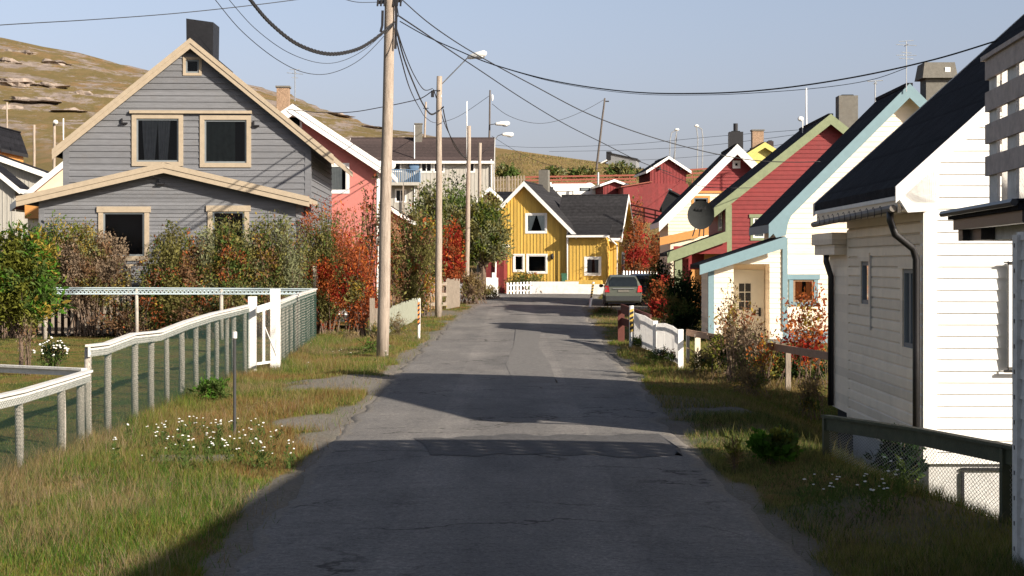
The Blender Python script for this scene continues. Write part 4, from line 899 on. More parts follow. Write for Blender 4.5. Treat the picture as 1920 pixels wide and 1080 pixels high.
# ---- hill hut
h = thing('hill_hut', 'dark low hut with a lean-to on the crest of the grassy hill', 'hut', (XX(1140, 188), 188, 0), R(-10))
zc = gz(XX(1150, 188), 188)-.6; s = F/188
MB(fr).hexa([(0, 0, zc), (3.3, 0, zc-.3), (3.3, 4, zc-.3), (0, 4, zc), (0, 0, ZZ(287, 188)), (3.3, 0, ZZ(300, 188)), (3.3, 4, ZZ(302, 188)), (0, 4, ZZ(287, 188))]).build('wall', M['tarp'], h)
MB(fr).box(-.2, .35, -.1, 1, ZZ(300, 188), ZZ(284, 188)).build('chimney', M['black'], h)
MB(fr).hexa([(-.1, -.15, ZZ(287, 188)), (3.5, -.15, ZZ(300, 188)), (3.5, 4.1, ZZ(301, 188)), (-.1, 4.1, ZZ(287, 188)), (-.1, -.15, ZZ(285, 188)), (3.5, -.15, ZZ(298, 188)), (3.5, 4.1, ZZ(299, 188)), (-.1, 4.1, ZZ(285, 188))]).build('roof', M['black'], h)
MB(fr).hexa([(-.9, -.5, ZZ(308, 188)), (-.1, -.5, ZZ(302, 188)), (-.1, 1, ZZ(302, 188)), (-.9, 1, ZZ(308, 188)), (-.9, -.5, ZZ(306, 188)), (-.1, -.5, ZZ(299.5, 188)), (-.1, 1, ZZ(299.5, 188)), (-.9, 1, ZZ(306, 188))]).build('porch_roof', M['white'], h)
# ---- houses beyond the left edge
h = thing('ochre_house', 'ochre house with a dark roof at the far left edge below the hill', 'house', (XX(-72, 120), 120, 0), R(0))
zr = ZZ(240, 120); s = F/120
shell(h, fr, 0, 70/s, 0, 6, 2, ZZ(300, 120)+1.2, zr, 'orange', 'flat', ur=62/s, ze2=ZZ(268, 120))
gable_roof(h, fr, 0, 70/s, 0, 6, zr-62/s*1.0, 1.0, ur=62/s, oh=.3, of=.4, ob=.2, th=.2, roofm='blackroof', barge='black', bh=.35, soffit='orange', ze2=zr-.9)
h = thing('plank_house', 'pale grey vertical-plank outbuilding with black roof and white edges, far left', 'house', (XX(-150, 82), 82, 0), 0)
s = F/82; zr = ZZ(270, 82); W = 228/s
shell(h, fr, 0, W, 0, 2, 0, zr-.5, zr, 'greyv', 'batten', ur=70/s, ze2=ZZ(326, 82))
gable_roof(h, fr, 0, W, 0, 2, zr-.86, .45, ur=70/s, oh=.3, of=.4, ob=.2, th=.15, roofm='blackroof', barge='white', bh=.24, soffit='white', ze2=ZZ(326, 82))
h = thing('plank_shed', 'pale grey plank shed with white sloping edge in front of the grey outbuilding, far left', 'shed', (XX(-120, 76), 76, 0), 0)
s = F/76; zr = ZZ(270, 76); W = 148/s
shell(h, fr, 0, W, 0, 1.6, 0, zr-1.5, zr, 'greyv', 'batten', ur=50/s, ze2=ZZ(350, 76))
gable_roof(h, fr, 0, W, 0, 1.6, zr-.8*50/s, .8, ur=50/s, oh=.3, of=.3, ob=.2, th=.15, roofm='blackroof', barge='white', bh=.24, soffit='white', ze2=ZZ(350, 76))
h = thing('white_red_house', 'low cream house with white barge board and red eave, left of the grey house', 'house', (XX(52, 66), 66, 0), 0)
s = F/66; pm = pxmap(s, 52); W = 210/s; ze = ZZ(372, 66); sl = .82; zr = ze+sl*W/2
shell(h, fr, 0, W, 0, 6, 0, ze, zr, 'cream', 'flat')
gable_roof(h, fr, 0, W, 0, 6, ze, sl, oh=.55, of=.5, ob=.2, th=.18, roofm='redtrim', barge='white', bh=.26, soffit='redlap')
MB(fr).box(-.05, .7, -.25, -.02, ZZ(410, 66), ZZ(372, 66)).build('wall_panel', M['orange'], h)
# ---- weathered shed between the poles
h = thing('weathered_shed', 'weathered wooden shed with a white eave board, half hidden behind the first wooden pole', 'shed', (XX(650, 80), 80, 0), 0)
s = F/80; W = 110/s; zr = ZZ(358, 80)
shell(h, fr, 0, W, 0, 5, 0, zr-.5, zr, 'brownwood', 'batten', ur=.8, ze2=ZZ(410, 80))
gable_roof(h, fr, 0, W, 0, 5, zr-.7*.8, .7, ur=.8, oh=.2, of=.3, ob=.2, th=.12, roofm='blackroof', barge='white', bh=.18, soffit='brownwood', ze2=ZZ(410, 80))
# ================================================================ FENCES
def netting(T, L, m, parent, p=.055, r=.0018, nseg=4):
    """chain link: diagonal wires both ways. T(s, h) with h in 0..1 ; H(s) height"""
    mbv = []; mbf = []; n = 0
    hh = 1.05
    for sg in (1, -1):
        k = -hh
        while k < L+hh:
            pts = []
            a0 = 0.; a1 = 1.
            ss = [(k+sg*hh*t, t) for t in np.linspace(0, 1, nseg+1)]
            # clip to 0..L
            ts = np.linspace(0, 1, 41); ok = [(k+sg*hh*t >= 0) and (k+sg*hh*t <= L) for t in ts]
            if any(ok):
                tv = ts[np.array(ok)]; ta, tb = tv[0], tv[-1]
                if tb-ta > .02:
                    for t in np.linspace(ta, tb, nseg+1): pts.append(T(k+sg*hh*t, t))
            if pts:
                for q in pts:
                    for (dx, dz) in ((-r, -r), (r, -r), (0, r)): mbv.append((q[0]+dx*.7, q[1]+dx*.7, q[2]+dz))
                for i in range(len(pts)-1):
                    for j in range(3): a = n+i*3+j; b = n+i*3+(j+1) % 3; mbf.append((a, b, b+3, a+3))
                n += 3*len(pts)
            k += p
    return npmesh('netting', mbv, mbf, [m], parent=parent)
def post_mesh(T3, r=.045, h=1.0, m='woodpole', jit=.01):
    x, y, z = T3; pts = [(x+random.uniform(-jit, jit), y, z-.2), (x+random.uniform(-jit, jit), y, z+h*.5), (x, y, z+h)]
    return MB().tube(pts, [r*random.uniform(.95, 1.15), r, r*.93], 8)
def cum(pts):
    a = [0]
    for p, q in zip(pts[:-1], pts[1:]): a.append(a[-1]+math.hypot(q[0]-p[0], q[1]-p[1]))
    return a
def wire_fence(name, label, path, posts, m_rail, m_net, m_post='post', rail_h=.14, cap=True, net=True, cat='fence', pr=.042, netp=.05, netr=.0019, rect=False, top_post=0.0):
    """path: (x, y, ztop) points; posts: distances along it"""
    f = thing(name, label, cat, (path[0][0], path[0][1], 0)); ox, oy = path[0][0], path[0][1]
    d = cum(path)
    X = lambda s: float(np.interp(s, d, [p[0] for p in path]))-ox
    Y = lambda s: float(np.interp(s, d, [p[1] for p in path]))-oy
    Z = lambda s: float(np.interp(s, d, [p[2] for p in path]))
    rl = MB()
    for (a, b) in zip(path[:-1], path[1:]):
        A = Vector((a[0]-ox, a[1]-oy, a[2])); B = Vector((b[0]-ox, b[1]-oy, b[2])); e = (B-A).normalized()*.0
        rl.bar(A+Vector((0.0, 0, -rail_h/2-.01)), B+Vector((0, 0, -rail_h/2-.01)), .03, rail_h)
        if cap: rl.bar(A+Vector((0, 0, .006)), B+Vector((0, 0, .006)), .10, .028)
    rl.build('rail', M[m_rail], f)
    for s in posts:
        x, y = X(s), Y(s); zb = gz(x+ox, y+oy); h = Z(s)-zb-.02+top_post
        if rect: MB().cbox(x+.0, y+.05, .085, .085, zb-.2, zb+h).build('post', M[m_post], f)
        else: post_mesh((x+random.uniform(-.03, .03)-.06, y, zb), pr*random.uniform(.9, 1.15), h).build('post', M[m_post], f, smooth=True)
    if net:
        def T(s, t): x, y = X(s), Y(s); zb = gz(x+ox, y+oy)+.02; return (x+.02, y, zb+(Z(s)-.05-zb)*t)
        netting(T, d[-1], M[m_net], f, netp, netr)
    return f
def pt(px, py, Y): v = P(px, py, Y); return (v.x, v.y, v.z)
xL = lambda px, X=-5.3: 3000*-X/(960-px)
# near garden fence (left foreground)
nf = [(-5.42, 11.5, .80), (-5.36, 15.5, .82), (-5.3, 17.3, .81), (-5.28, 18.9, .83), (-5.30, 20.05, .84)]
wire_fence('garden_fence', 'low weathered white rail fence with green netting in the left foreground corner', nf, [1.2, 2.6, 4.1, 5.85, 7.35, 8.45], 'whitew', 'netgreen', rail_h=.12, pr=.052)
wire_fence('garden_fence', 'thin whitewashed rail running left across the lawn from the corner of the near fence', [(-5.36, 20.05, .86), (-7.6, 21.3, .86), (-10, 22.2, .86)], [2.4, 4.6], 'whitew', 'netgreen', rail_h=.07, net=False, pr=.035)
# long undulating section
rp = [(167, 649), (200, 645), (250, 627), (300, 622), (350, 603), (400, 588), (432, 581), (466, 573)]
path = []
for x, y in rp: Yy = xL(x, -5.33); path.append(pt(x, y, Yy))
ppx = [170, 215, 258, 291, 320, 350, 375, 397, 414, 432, 447, 462]
dd = cum(path); pp = [float(np.interp(xL(x, -5.33), [p[1] for p in path], dd)) for x in ppx]
wire_fence('garden_fence', 'long white-topped fence with green netting and rough round posts beside the left verge', path, pp, 'whitew', 'netgreen', rail_h=.125, pr=.045)
# beyond the gate
pa = pt(524, 566, 34.8); pb_ = pt(562, 551, 40.5); pc = pt(592, 542, 48)
wire_fence('garden_fence', 'green-netted fence with close round posts climbing from the white gate to the hedge', [pa, pb_, (pc[0], pc[1], pc[2])], list(np.arange(.2, 13.2, 1.2)), 'whitew', 'netgreen', rail_h=.16, pr=.06, netp=.10, netr=.0022)
wire_fence('garden_fence', 'pale blue double-rail fence along the back of the lawn in front of the hedge', [pt(592, 542, 48), pt(418, 541, 48.1), pt(258, 540, 48.1), pt(87, 540, 48.1), pt(-60, 540, 48)], [2.78, 5.35, 8.1, 10], 'railblue', 'netgreen', rail_h=.05, net=False, pr=.06, top_post=-.0)
lt = thing('lattice_strip', 'narrow blue lattice strip hung under the back lawn rail', 'lattice', (0, 48.05, 0)); lm = MB(); z0 = ZZ(551, 48); z1 = ZZ(545, 48)
x = XX(-60, 48)
while x < XX(585, 48): lm.bar((x, 0, z0), (x+.12, 0, z1), .02, .02).bar((x+.12, .01, z0), (x, .01, z1), .02, .02); x += .12
lm.bar((XX(-60, 48), 0, z0), (XX(590, 48), 0, z0), .03, .035); lm.build('slats', M['railblue'], lt)
# gate
gt = thing('garden_gate', 'white wire gate with a diagonal brace between two tall white posts', 'gate', (XX(472, 33.3), 33.3, 0))
ox, oy = gt.location.x, gt.location.y
g1 = P(472, 690, 33.3); g2 = P(515, 686, 34.3)
for q, ty, wd in ((g1, 556, .16), (g2, 542, .19)):
    MB().cbox(q.x-ox, q.y-oy+.1, wd, wd, -.2, ZZ(ty, q.y)).build('post', M['white'], gt)
a = P(481, 690, 33.0); b = P(519, 686, 33.9); c0 = .12; c1 = ZZ(577, 33.4)
va = Vector((a.x-ox, a.y-oy, 0)); vb = Vector((b.x-ox, b.y-oy, 0)); vm_ = va.lerp(vb, .35)
gm = MB(); U = lambda v, z: (v.x, v.y, z)
gm.bar(U(vm_, c0), U(vm_, c1), .05, .05); gm.bar(U(vb, c0-.05), U(vb, c1), .05, .05); gm.bar(U(va, c0), U(vb, c0), .04, .05); gm.bar(U(vb, c0+.1), U(vm_, c1-.35), .02, .02)
gm.bar(U(va, c1-.03), U(vb, c1+.08), .04, .13); gm.build('gate_frame', M['white'], gt)
Lg = (vb-va).length
netting(lambda s, t: (va.x+(vb.x-va.x)*s/Lg, va.y+(vb.y-va.y)*s/Lg, c0+(c1-c0)*t), Lg, M['netgrey'], gt, .06, .002)

def board_fence(name, label, path, m, bw=.09, gap=.05, th=.02, zlo=.03, rails=(.25, .75), postm=None, posts=(), pointed=False, railm=None, prf=None, cat='fence', topj=.0):
    f = thing(name, label, cat, (path[0][0], path[0][1], 0)); ox, oy = path[0][0], path[0][1]; d = cum(path); f['n'] = 1; del f['n']
    I = lambda s, k: float(np.interp(s, d, [p[k] for p in path]))
    b = MB(); s = 0
    while s+bw < d[-1]:
        x, y = I(s, 0)-ox, I(s, 1)-oy; x2, y2 = I(s+bw, 0)-ox, I(s+bw, 1)-oy; zt = I(s+bw/2, 2)+random.uniform(-topj, topj); zb = gz(x+ox, y+oy)+zlo
        A = Vector((x, y, 0)); B = Vector((x2, y2, 0)); nrm = (B-A).normalized().cross(Vector((0, 0, 1)))*th
        top = [(A.x, A.y, zt), (B.x, B.y, zt)]
        b.hexa([(A.x, A.y, zb), (B.x, B.y, zb), (B.x+nrm.x, B.y+nrm.y, zb), (A.x+nrm.x, A.y+nrm.y, zb), (A.x, A.y, zt), (B.x, B.y, zt), (B.x+nrm.x, B.y+nrm.y, zt), (A.x+nrm.x, A.y+nrm.y, zt)])
        if pointed:
            mx, my = (A.x+B.x)/2, (A.y+B.y)/2
            b.add([(A.x, A.y, zt), (B.x, B.y, zt), (mx, my, zt+bw*.6), (A.x+nrm.x, A.y+nrm.y, zt), (B.x+nrm.x, B.y+nrm.y, zt), (mx+nrm.x, my+nrm.y, zt+bw*.6)], [(0, 1, 2), (3, 4, 5), (0, 2, 5, 3), (1, 2, 5, 4)])
        s += bw+gap
    b.build('boards', M[m], f)
    r = MB()
    for q in rails:
        for (a, c) in zip(path[:-1], path[1:]):
            za, zc = gz(a[0], a[1]), gz(c[0], c[1])
            A = Vector((a[0]-ox, a[1]-oy, za+(a[2]-za)*q)); B = Vector((c[0]-ox, c[1]-oy, zc+(c[2]-zc)*q)); n_ = (B-A).normalized().cross(Vector((0, 0, 1)))*-.022
            r.bar(A+n_, B+n_, .035, .07)
    if rails: r.build('rail', M[railm or m], f)
    for s in posts:
        x, y = I(s, 0), I(s, 1); zb = gz(x, y); MB().cbox(x-ox, y-oy-.03, .10, .10, zb-.2, I(s, 2)+.06).build('post', M[postm or m], f)
    return f
def rail_fence(name, label, path, m, zs, bw=.13, posts=(), pm=None, cat='fence', pw=.09):
    f = thing(name, label, cat, (path[0][0], path[0][1], 0)); ox, oy = path[0][0], path[0][1]; d = cum(path)
    r = MB()
    for q in zs:
        for (a, c) in zip(path[:-1], path[1:]): r.bar((a[0]-ox, a[1]-oy, a[2]-q), (c[0]-ox, c[1]-oy, c[2]-q), .03, bw)
    r.build('rail', M[m], f)
    for s in posts:
        I = lambda k: float(np.interp(s, d, [p[k] for p in path]))
        MB().cbox(I(0)-ox, I(1)-oy+.07, pw, pw, I(2)-zs[-1]-.6, I(2)+.03).build('post', M[pm or m], f)
    return f
# left, beyond first pole
board_fence('board_fence', 'faded pale green board fence with a wavy top beside the wooden pole', [pt(727, 577, 50), pt(742, 573, 52), pt(757, 567, 55), pt(772, 562, 58), pt(788, 560, 61)], 'palegreen', bw=.12, gap=.035, rails=(.8,), topj=.05)
for k, (px, Y, ty, lb) in enumerate(((698, 47.5, 559, 'bleached square fence post left of the wooden pole, taller one'), (708, 49, 578, 'short bleached post just left of the wooden pole'))):
    q = P(px, 640, Y); z = gz(q.x, Y); tag(MB().cbox(0, 0, .14, .12, -.2, ZZ(ty, Y)-z).build('fence_post', M['wood'], None), lb, 'post').location = (q.x, Y, z)
rail_fence('rail_fence', 'bleached three-rail fence behind the second wooden pole', [pt(778, 532, 66), pt(838, 532, 67)], 'wood', (.0, .45, .85), .14, (.1, 1.3), pw=.12)
board_fence('picket_fence', 'brown picket fence in the shade of the bushes left of the second pole', [pt(782, 520, 70), pt(818, 518, 71)], 'brownwood', bw=.10, gap=.08, topj=.05)
board_fence('picket_fence', 'grey weathered board fence just right of the second pole', [pt(836, 521, 71), pt(862, 525, 73)], 'wood', bw=.11, gap=.05, topj=.06)
board_fence('board_fence', 'white board fence panel left of the yellow house', [pt(893, 520, 90), pt(934, 521, 92)], 'white', bw=.14, gap=.004, rails=(), topj=.01)
for px, ty, lb in ((891, 519, 'white gatepost at the left end of the white board fence'), (926, 511, 'tall white gatepost between the white board fence and the yellow house')):
    q = P(px, 545, 90); z = gz(q.x, 90); tag(MB().cbox(0, 0, .2, .2, -.2, ZZ(ty, 90)-z).build('gatepost', M['white'], None), lb, 'post').location = (q.x, 89.9, z)
board_fence('picket_fence', 'white picket fence below the yellow house left of its white wall', [pt(950, 530, 96.5), pt(997, 528, 97)], 'white', bw=.11, gap=.10, rails=(.3, .75), pointed=False)
board_fence('picket_fence', 'tall white picket fence behind the parked silver car', [pt(1168, 509, 92), pt(1235, 511, 94)], 'white', bw=.12, gap=.13, rails=(.3, .7), pointed=True)
# white retaining wall
rw = thing('retaining_wall', 'low whitewashed concrete wall in front of the yellow house', 'wall', (XX(997, 97), 97, 0))
MB().box(0, XX(1085, 97)-XX(997, 97), 0, .25, -.3, ZZ(528, 97)).box(XX(1085, 97)-XX(997, 97)+.002, XX(1140, 97)-XX(997, 97), .002, .22, -.3, ZZ(533, 97)).build('wall', M['concrete'], rw)
# far hill fences
hf_ = [(XX(1000, 150), 150, ZZ(333, 150)), (XX(1080, 150), 150, ZZ(332, 150)), (XX(1193, 150), 150, ZZ(328, 150))]
rail_fence('rail_fence', 'long faded red three-rail fence across the slope behind the caravan', [(XX(985, 150), 150, ZZ(332, 150)), (XX(1193, 150), 150, ZZ(328.5, 150))], 'redtrim', (0, .32, .62), .16, (.5, 3.4, 6.6, 9.8), 'redtrim')
rail_fence('rail_fence', 'faded red rail fence right of the tall barn on the skyline', [(XX(1286, 148), 148, ZZ(319, 148)), (XX(1345, 148), 148, ZZ(315, 148)), (XX(1420, 148), 148, ZZ(313, 148))], 'redtrim', (0, .35, .7), .15, (.6, 2.6, 4.6), 'redtrim')
rail_fence('rail_fence', 'dark red broken rail fence on the grass below the barn', [(XX(1183, 116), 116, ZZ(384, 116)), (XX(1245, 114), 114, ZZ(398, 114))], 'redtrim', (0, .35, .6), .11, (.1, 1.2, 2.2), 'redtrim')
board_fence('picket_fence', 'grey picket fence on the slope between the long house and the red rails', [(XX(921, 142), 142, ZZ(332, 142)), (XX(985, 142), 142, ZZ(329, 142))], 'wood', bw=.12, gap=.14, rails=(.3, .8), posts=(1.5,))
# right side
board_fence('board_fence', 'white board fence panel in shade behind the striped marker', [pt(1190, 586, 42.3), pt(1210, 592, 40.4), pt(1229, 604, 38.4)], 'white', bw=.09, gap=.035, rails=(.2, .8))
board_fence('picket_fence', 'white gate-like picket panel with an arched top beside the right verge', [pt(1233, 606, 38.0), pt(1248, 606, 36.8), pt(1262, 611, 35.2), pt(1277, 622, 33.6)], 'white', bw=.07, gap=.05, rails=(.18, .86))
for px, Y, ty, lb in ((1228, 38.2, 601, 'white post between the two white fence panels'), (1275, 33.5, 617, 'stout white post at the near end of the arched picket panel')):
    q = P(px, 665, Y); z = gz(q.x, Y); tag(MB().cbox(0, 0, .11, .11, -.2, ZZ(ty, Y)-z).build('fence_post', M['white'], None), lb, 'post').location = (q.x, Y-.12, z)
f = rail_fence('rail_fence', 'faded brown single-rail fence running behind the shrubs of the blue-trimmed house', [pt(1288, 623, 34.5), pt(1308, 627, 33.2), pt(1478, 655, 28.4), pt(1560, 669, 26.4)], 'railbrown', (.0,), .13, (), pw=.1)
for px, Y, m_, lb, wd in ((1308, 33.4, 'orange', 0, .11), (1478, 28.6, 'wood', 0, .09), (1290, 34.8, 'black', 0, .07)):
    x = XX(px, Y)-f.location.x; zb = gz(XX(px, Y), Y); MB().cbox(x, Y-f.location.y+.02, wd, wd, zb-.2, ZZ({1308: 627, 1478: 656, 1290: 622}[px], Y)).build('post', M['cream' if m_ == 'orange' else m_], f)
f = wire_fence('rail_fence', 'dark green timber rail with rusty chain-link below it in front of the near white house', [pt(1547, 781, 17.45), pt(1720, 806, 15.4), pt(1890, 838, 13.5), pt(2100, 880, 12.0)], [0.07, 4.02], 'darkgreen', 'netgrey', 'darkgreen', rail_h=.135, cap=True, rect=True, netp=.075, netr=.0022)
# rust red planks and stone edging near the car
rp_ = thing('plank_stack', 'rust-red leaning planks at the verge corner below the silver car', 'planks', (XX(1165, 44), 44, 0)); k = MB(); k.bar((0, 0, .95), (.55, -3.0, .75), .04, .25).bar((0, .1, .6), (.2, -.6, .55), .04, .2).cbox(0, .1, .18, .18, -.1, .9); k.build('planks', M['shadered'], rp_)

# ================================================================ MARKERS
def marker(name, label, px, Y, ty, lean=0, w=.075, cols=('orangep', 'black'), base=0, stripes=True, bodym='white'):
    x = XX(px, Y); z = gz(x, Y); h = ZZ(ty, Y)-z
    t = thing(name, label, 'marker post', (x, Y, z)); t.rotation_euler = (0, R(lean), 0)
    MB().tube([(0, 0, -.2), (0, 0, h)], w/2, 8).build('post', M[bodym], t)
    if stripes:
        for m_, o in ((cols[0], 0), (cols[1], 1)):
            s_ = MB(); z_ = h-.08; k = 0
            while z_ > h*.42:
                if k % 2 == o: s_.hexa([(-w*.42, -w/2-.006, z_-.1), (w*.42, -w/2-.006, z_-.05), (w*.42, -w/2-.001, z_-.05), (-w*.42, -w/2-.001, z_-.1), (-w*.42, -w/2-.006, z_-.035), (w*.42, -w/2-.006, z_+.015), (w*.42, -w/2-.001, z_+.015), (-w*.42, -w/2-.001, z_-.035)])
                z_ -= .065; k += 1
            s_.build('stripes', M[m_], t)
    return t
marker('marker_post', 'white road marker with orange and black stripes in front of the pale green fence', 785.5, 45.5, 560)
marker('marker_post', 'distant white road marker with black stripes before the dry weeds on the left', 874, 82, 521, w=.09)
marker('marker_post', 'leaning white road marker near the yellow house at the right road edge', 1106, 74, 528, lean=8, w=.11, cols=('yellow', 'black'))
marker('marker_post', 'white road marker with yellow and black stripes by the right white fence', 1184, 41.2, 573, w=.12, cols=('yellow', 'black'))
t = marker('marker_post', 'thin black marker rod with a white cap among the yarrow on the left verge', 440, 19.6, 624, stripes=False, w=.038, bodym='yard')
MB().tube([(0, 0, ZZ(634, 19.6)-t.location.z), (0, 0, ZZ(622, 19.6)-t.location.z)], .028, 8).build('cap', M['white'], t)

# ================================================================ POLES, LAMPS, WIRES
def pole(name, label, base, top, r0, r1, m='woodpole', cat='utility pole'):
    x, y, z = base; t = thing(name, label, cat, (x, y, z))
    d = Vector(top)-Vector(base); n = 9
    MB().tube([d*(k/n)+Vector((random.uniform(-.012, .012), 0, 0)) for k in range(-0, n+1)], [r0+(r1-r0)*k/n for k in range(n+1)], 14).build('shaft', M[m], t, smooth=True)
    return t, d
def pbase(px, Y): x = XX(px, Y); return (x, Y, gz(x, Y)-.15)
def lamp_head(t, a, b, r=.11):
    """cobra-head lantern from a to b"""
    a = Vector(a); b = Vector(b); d = b-a
    k = MB(); k.tube([a, a+d*.12, a+d*.45, a+d*.9, b], [r*.45, r*.7, r*.95, r*.9, r*.35], 10); hd = k.build('lamp_head', M['lampw'], t, smooth=True)
    MB().ball(a+d*.68+Vector((0, 0, -r*.75)), r*1.35, r*.8, r*.6, 10, 6).build('lamp_bowl', M['steel'], hd, smooth=True)
p1, d1 = pole('utility_pole', 'tall near wooden utility pole at the left road edge carrying many cables', pbase(717, 37.6), P(733, -75, 37.6), .145, .115)
z = P(730, 5, 37.6)-p1.location
k = MB(); k.bar(z+Vector((-.28, -.05, .0)), z+Vector((.30, -.05, .05)), .08, .08).bar(z+Vector((-.28, -.12, .12)), z+Vector((.28, .1, .16)), .05, .05)
for dx in (-.26, -.18, -.10, .12, .2, .28): k.tube([z+Vector((dx, -.1, .06)), z+Vector((dx-.01, -.12, -.10))], .022, 6)
k.tube([z+Vector((-.15, -.1, -.2)), z+Vector((-.16, -.08, -.55)), z+Vector((-.2, -.08, -.7))], .03, 6); k.tube([z+Vector((.16, -.1, .1)), z+Vector((.17, -.1, -.4)), z+Vector((.15, -.12, -1.1))], .03, 6)
k.tube([z+Vector((.14, -.1, .2)), z+Vector((.22, -.12, -.3)), z+Vector((.1, -.15, -.55))], .012, 6)
k.build('cable_brackets', M['black'], p1)
p2, d2 = pole('street_lamp_pole', 'second wooden pole with an angled street lamp arm at its top', pbase(822, 61.7), P(823.5, 143, 61.7), .135, .105, cat='street lamp')
z = P(828, 158, 61.7)-p2.location; e = P(877, 108, 61.2)-p2.location
MB().tube([z+Vector((-.02, -.05, -.5)), z, z.lerp(e, .5), e], .022, 6).build('lamp_arm', M['steel'], p2)
lamp_head(p2, e, P(912, 99, 60.9)-p2.location, .13)
z = P(811, 170, 61.6)-p2.location; MB().bar(z, z+Vector((.3, 0, 0)), .04, .04).tube([z, z+Vector((0, 0, -.25))], .06, 6).build('insulator_bracket', M['black'], p2)
p3, d3 = pole('utility_pole', 'third wooden utility pole beside dry weeds on the left of the bend', pbase(875, 83), P(879.5, 236, 83), .13, .10)
p4, d4 = pole('utility_pole', 'fourth short wooden pole rising behind the green tree by the long house', pbase(897, 108), P(900, 268, 108), .13, .11)
p5, d5 = pole('street_lamp_pole', 'thin dark lamp pole rising above the ridge of the long house', (XX(915.5, 140), 140, gz(XX(915.5, 140), 140)), P(919, 169, 140), .10, .07, 'farpole', 'street lamp')
z = P(917, 234, 140)-p5.location; e = P(928, 232.5, 139.5)-p5.location; MB().tube([z, e], .035, 6).build('lamp_arm', M['steel'], p5); lamp_head(p5, e, P(956, 231, 139.5)-p5.location, .21)
MB().ball(P(923, 183, 139.5)-p5.location, .1, .1, .3, 8, 6).build('floodlight', M['lampw'], p5)
p6, d6 = pole('street_lamp_pole', 'lamp on a curved arm at the right roof corner of the long house', (XX(926.5, 136), 136, gz(XX(926, 136), 136)), P(925.5, 266, 136), .06, .05, 'steel', 'street lamp')
z = P(925.5, 266, 136)-p6.location; e = P(941, 252, 135.7)-p6.location; MB().tube([z, z+Vector((.12, 0, .2)), z+Vector((.38, -.1, .52)), e], .035, 6).build('lamp_arm', M['steel'], p6); lamp_head(p6, e, P(963, 252, 135.7)-p6.location, .19)
p7, d7 = pole('utility_pole', 'dark leaning pole on the hill crest right of the street lamps', (XX(1117, 172), 172, gz(XX(1117, 172), 172)-.3), P(1134, 184, 172), .13, .09, 'farpole')
z = P(1134, 190, 172)-p7.location; MB().bar(z, z+Vector((.45, 0, 0)), .1, .12).build('insulator_bracket', M['black'], p7)
p8, d8 = pole('utility_pole', 'slim wooden pole behind the long house left of the second street pole', (XX(794, 160), 160, gz(XX(794, 160), 160)), P(798.5, 191, 160), .12, .09)
z = P(798, 203, 160)-p8.location; MB().bar(z+Vector((-.25, 0, 0)), z+Vector((.3, 0, 0)), .08, .08).build('insulator_bracket', M['black'], p8)
for (px, Y, ty, r, lb) in ((875.5, 116, 190, .045, 'thin white mast right of the second pole above the long house'), (1512, 92, 165, .05, 'tall thin white mast behind the roof of the red and green house')):
    pole('flag_mast', lb, (XX(px, Y), Y, gz(XX(px, Y), Y)), P(px, ty, Y), r*1.2, r*.9, 'white', 'mast')
for (px, Y, ty, lb, lean) in ((1262, 190, 243, 'grey double-tube lamp post with a curved top, left of the two on the skyline', 6), (1314, 190, 236, 'pale double-tube lamp post, right of the two on the skyline', -8)):
    x = XX(px, Y); t = thing('street_lamp', lb, 'street lamp', (x, Y, gz(x, Y)-.2)); H = ZZ(ty, Y)-t.location.z
    for dx in (-.3, .3): MB().tube([(dx-.15, 0, 0), (dx-.05, 0, H*.75), (dx+(.2 if lean > 0 else -.3)*.6, 0, H*.93), ((.45 if lean > 0 else -.5), 0, H)], .07, 6).build('shaft', M['steel'], t)
    c = (.45 if lean > 0 else -.5); MB().ball((c, 0, H), .28, .2, .16, 8, 6).build('lamp_head', M['lampw'], t)
pole('utility_pole', 'dark bent pole beside the left skyline lamp post', (XX(1262, 192), 192, gz(XX(1262, 192), 192)), P(1269, 245, 192), .1, .07, 'farpole')
for (px, Y, by, ty, lb, r, m_) in ((13, 150, 250, 192, 'thin weathered pole at the far left edge below the hill', .1, 'woodpole'), (64, 120, 330, 234, 'weathered pole behind the plank outbuilding at far left', .11, 'woodpole'), (119, 110, 280, 222, 'short white mast just left of the grey house eave', .05, 'white')):
    pole('utility_pole' if m_ != 'white' else 'flag_mast', lb, (XX(px, Y), Y, gz(XX(px, Y), Y)-.2), P(px, ty, Y), r, r*.85, m_, 'pole')
t, _ = pole('street_lamp_pole', 'small old lamp post with a round head at far left below the hill', (XX(99, 110), 110, gz(XX(99, 110), 110)), P(102, 230, 110), .12, .09, 'woodpole', 'street lamp'); MB().ball(P(104, 229, 109.8)-t.location, .18, .18, .16, 8, 6).build('lamp_head', M['lampw'], t)
# antennas
def antenna(label, px, Y, y0, y1, arms, r=.012):
    b = P(px, y0, Y); t = thing('antenna', label, 'antenna', b); H = ZZ(y1, Y)-b.z
    MB().tube([(0, 0, 0), (0, 0, H)], r*1.6, 6).build('mast', M['steel'], t)
    k = MB()
    for (f, w_, tl) in arms: k.tube([(-w_, -.1, H*f), (w_, .1, H*f+tl)], r, 5)
    k.tube([(0, -.25, H*.93), (0, .25, H*.93)], r, 5); k.build('elements', M['steel'], t)
antenna('tall rooftop television antenna on the gable tip of the blue-trimmed house', 1699.5, 43.5, 172, 78, [(.99, .22, .06), (.93, .3, .0), (.78, .16, 0), (.72, .3, .02), (.66, .22, 0)], .009)
antenna('small television antenna on the roof behind the blue-trimmed house', 1641, 70, 195, 153, [(1, .36, .06), (.9, .1, 0)], .02)
antenna('television antenna above the pink house chimney', 553, 71.3, 190, 131, [(1, .22, .02), (.9, .35, -.04), (.75, .12, 0)], .014)
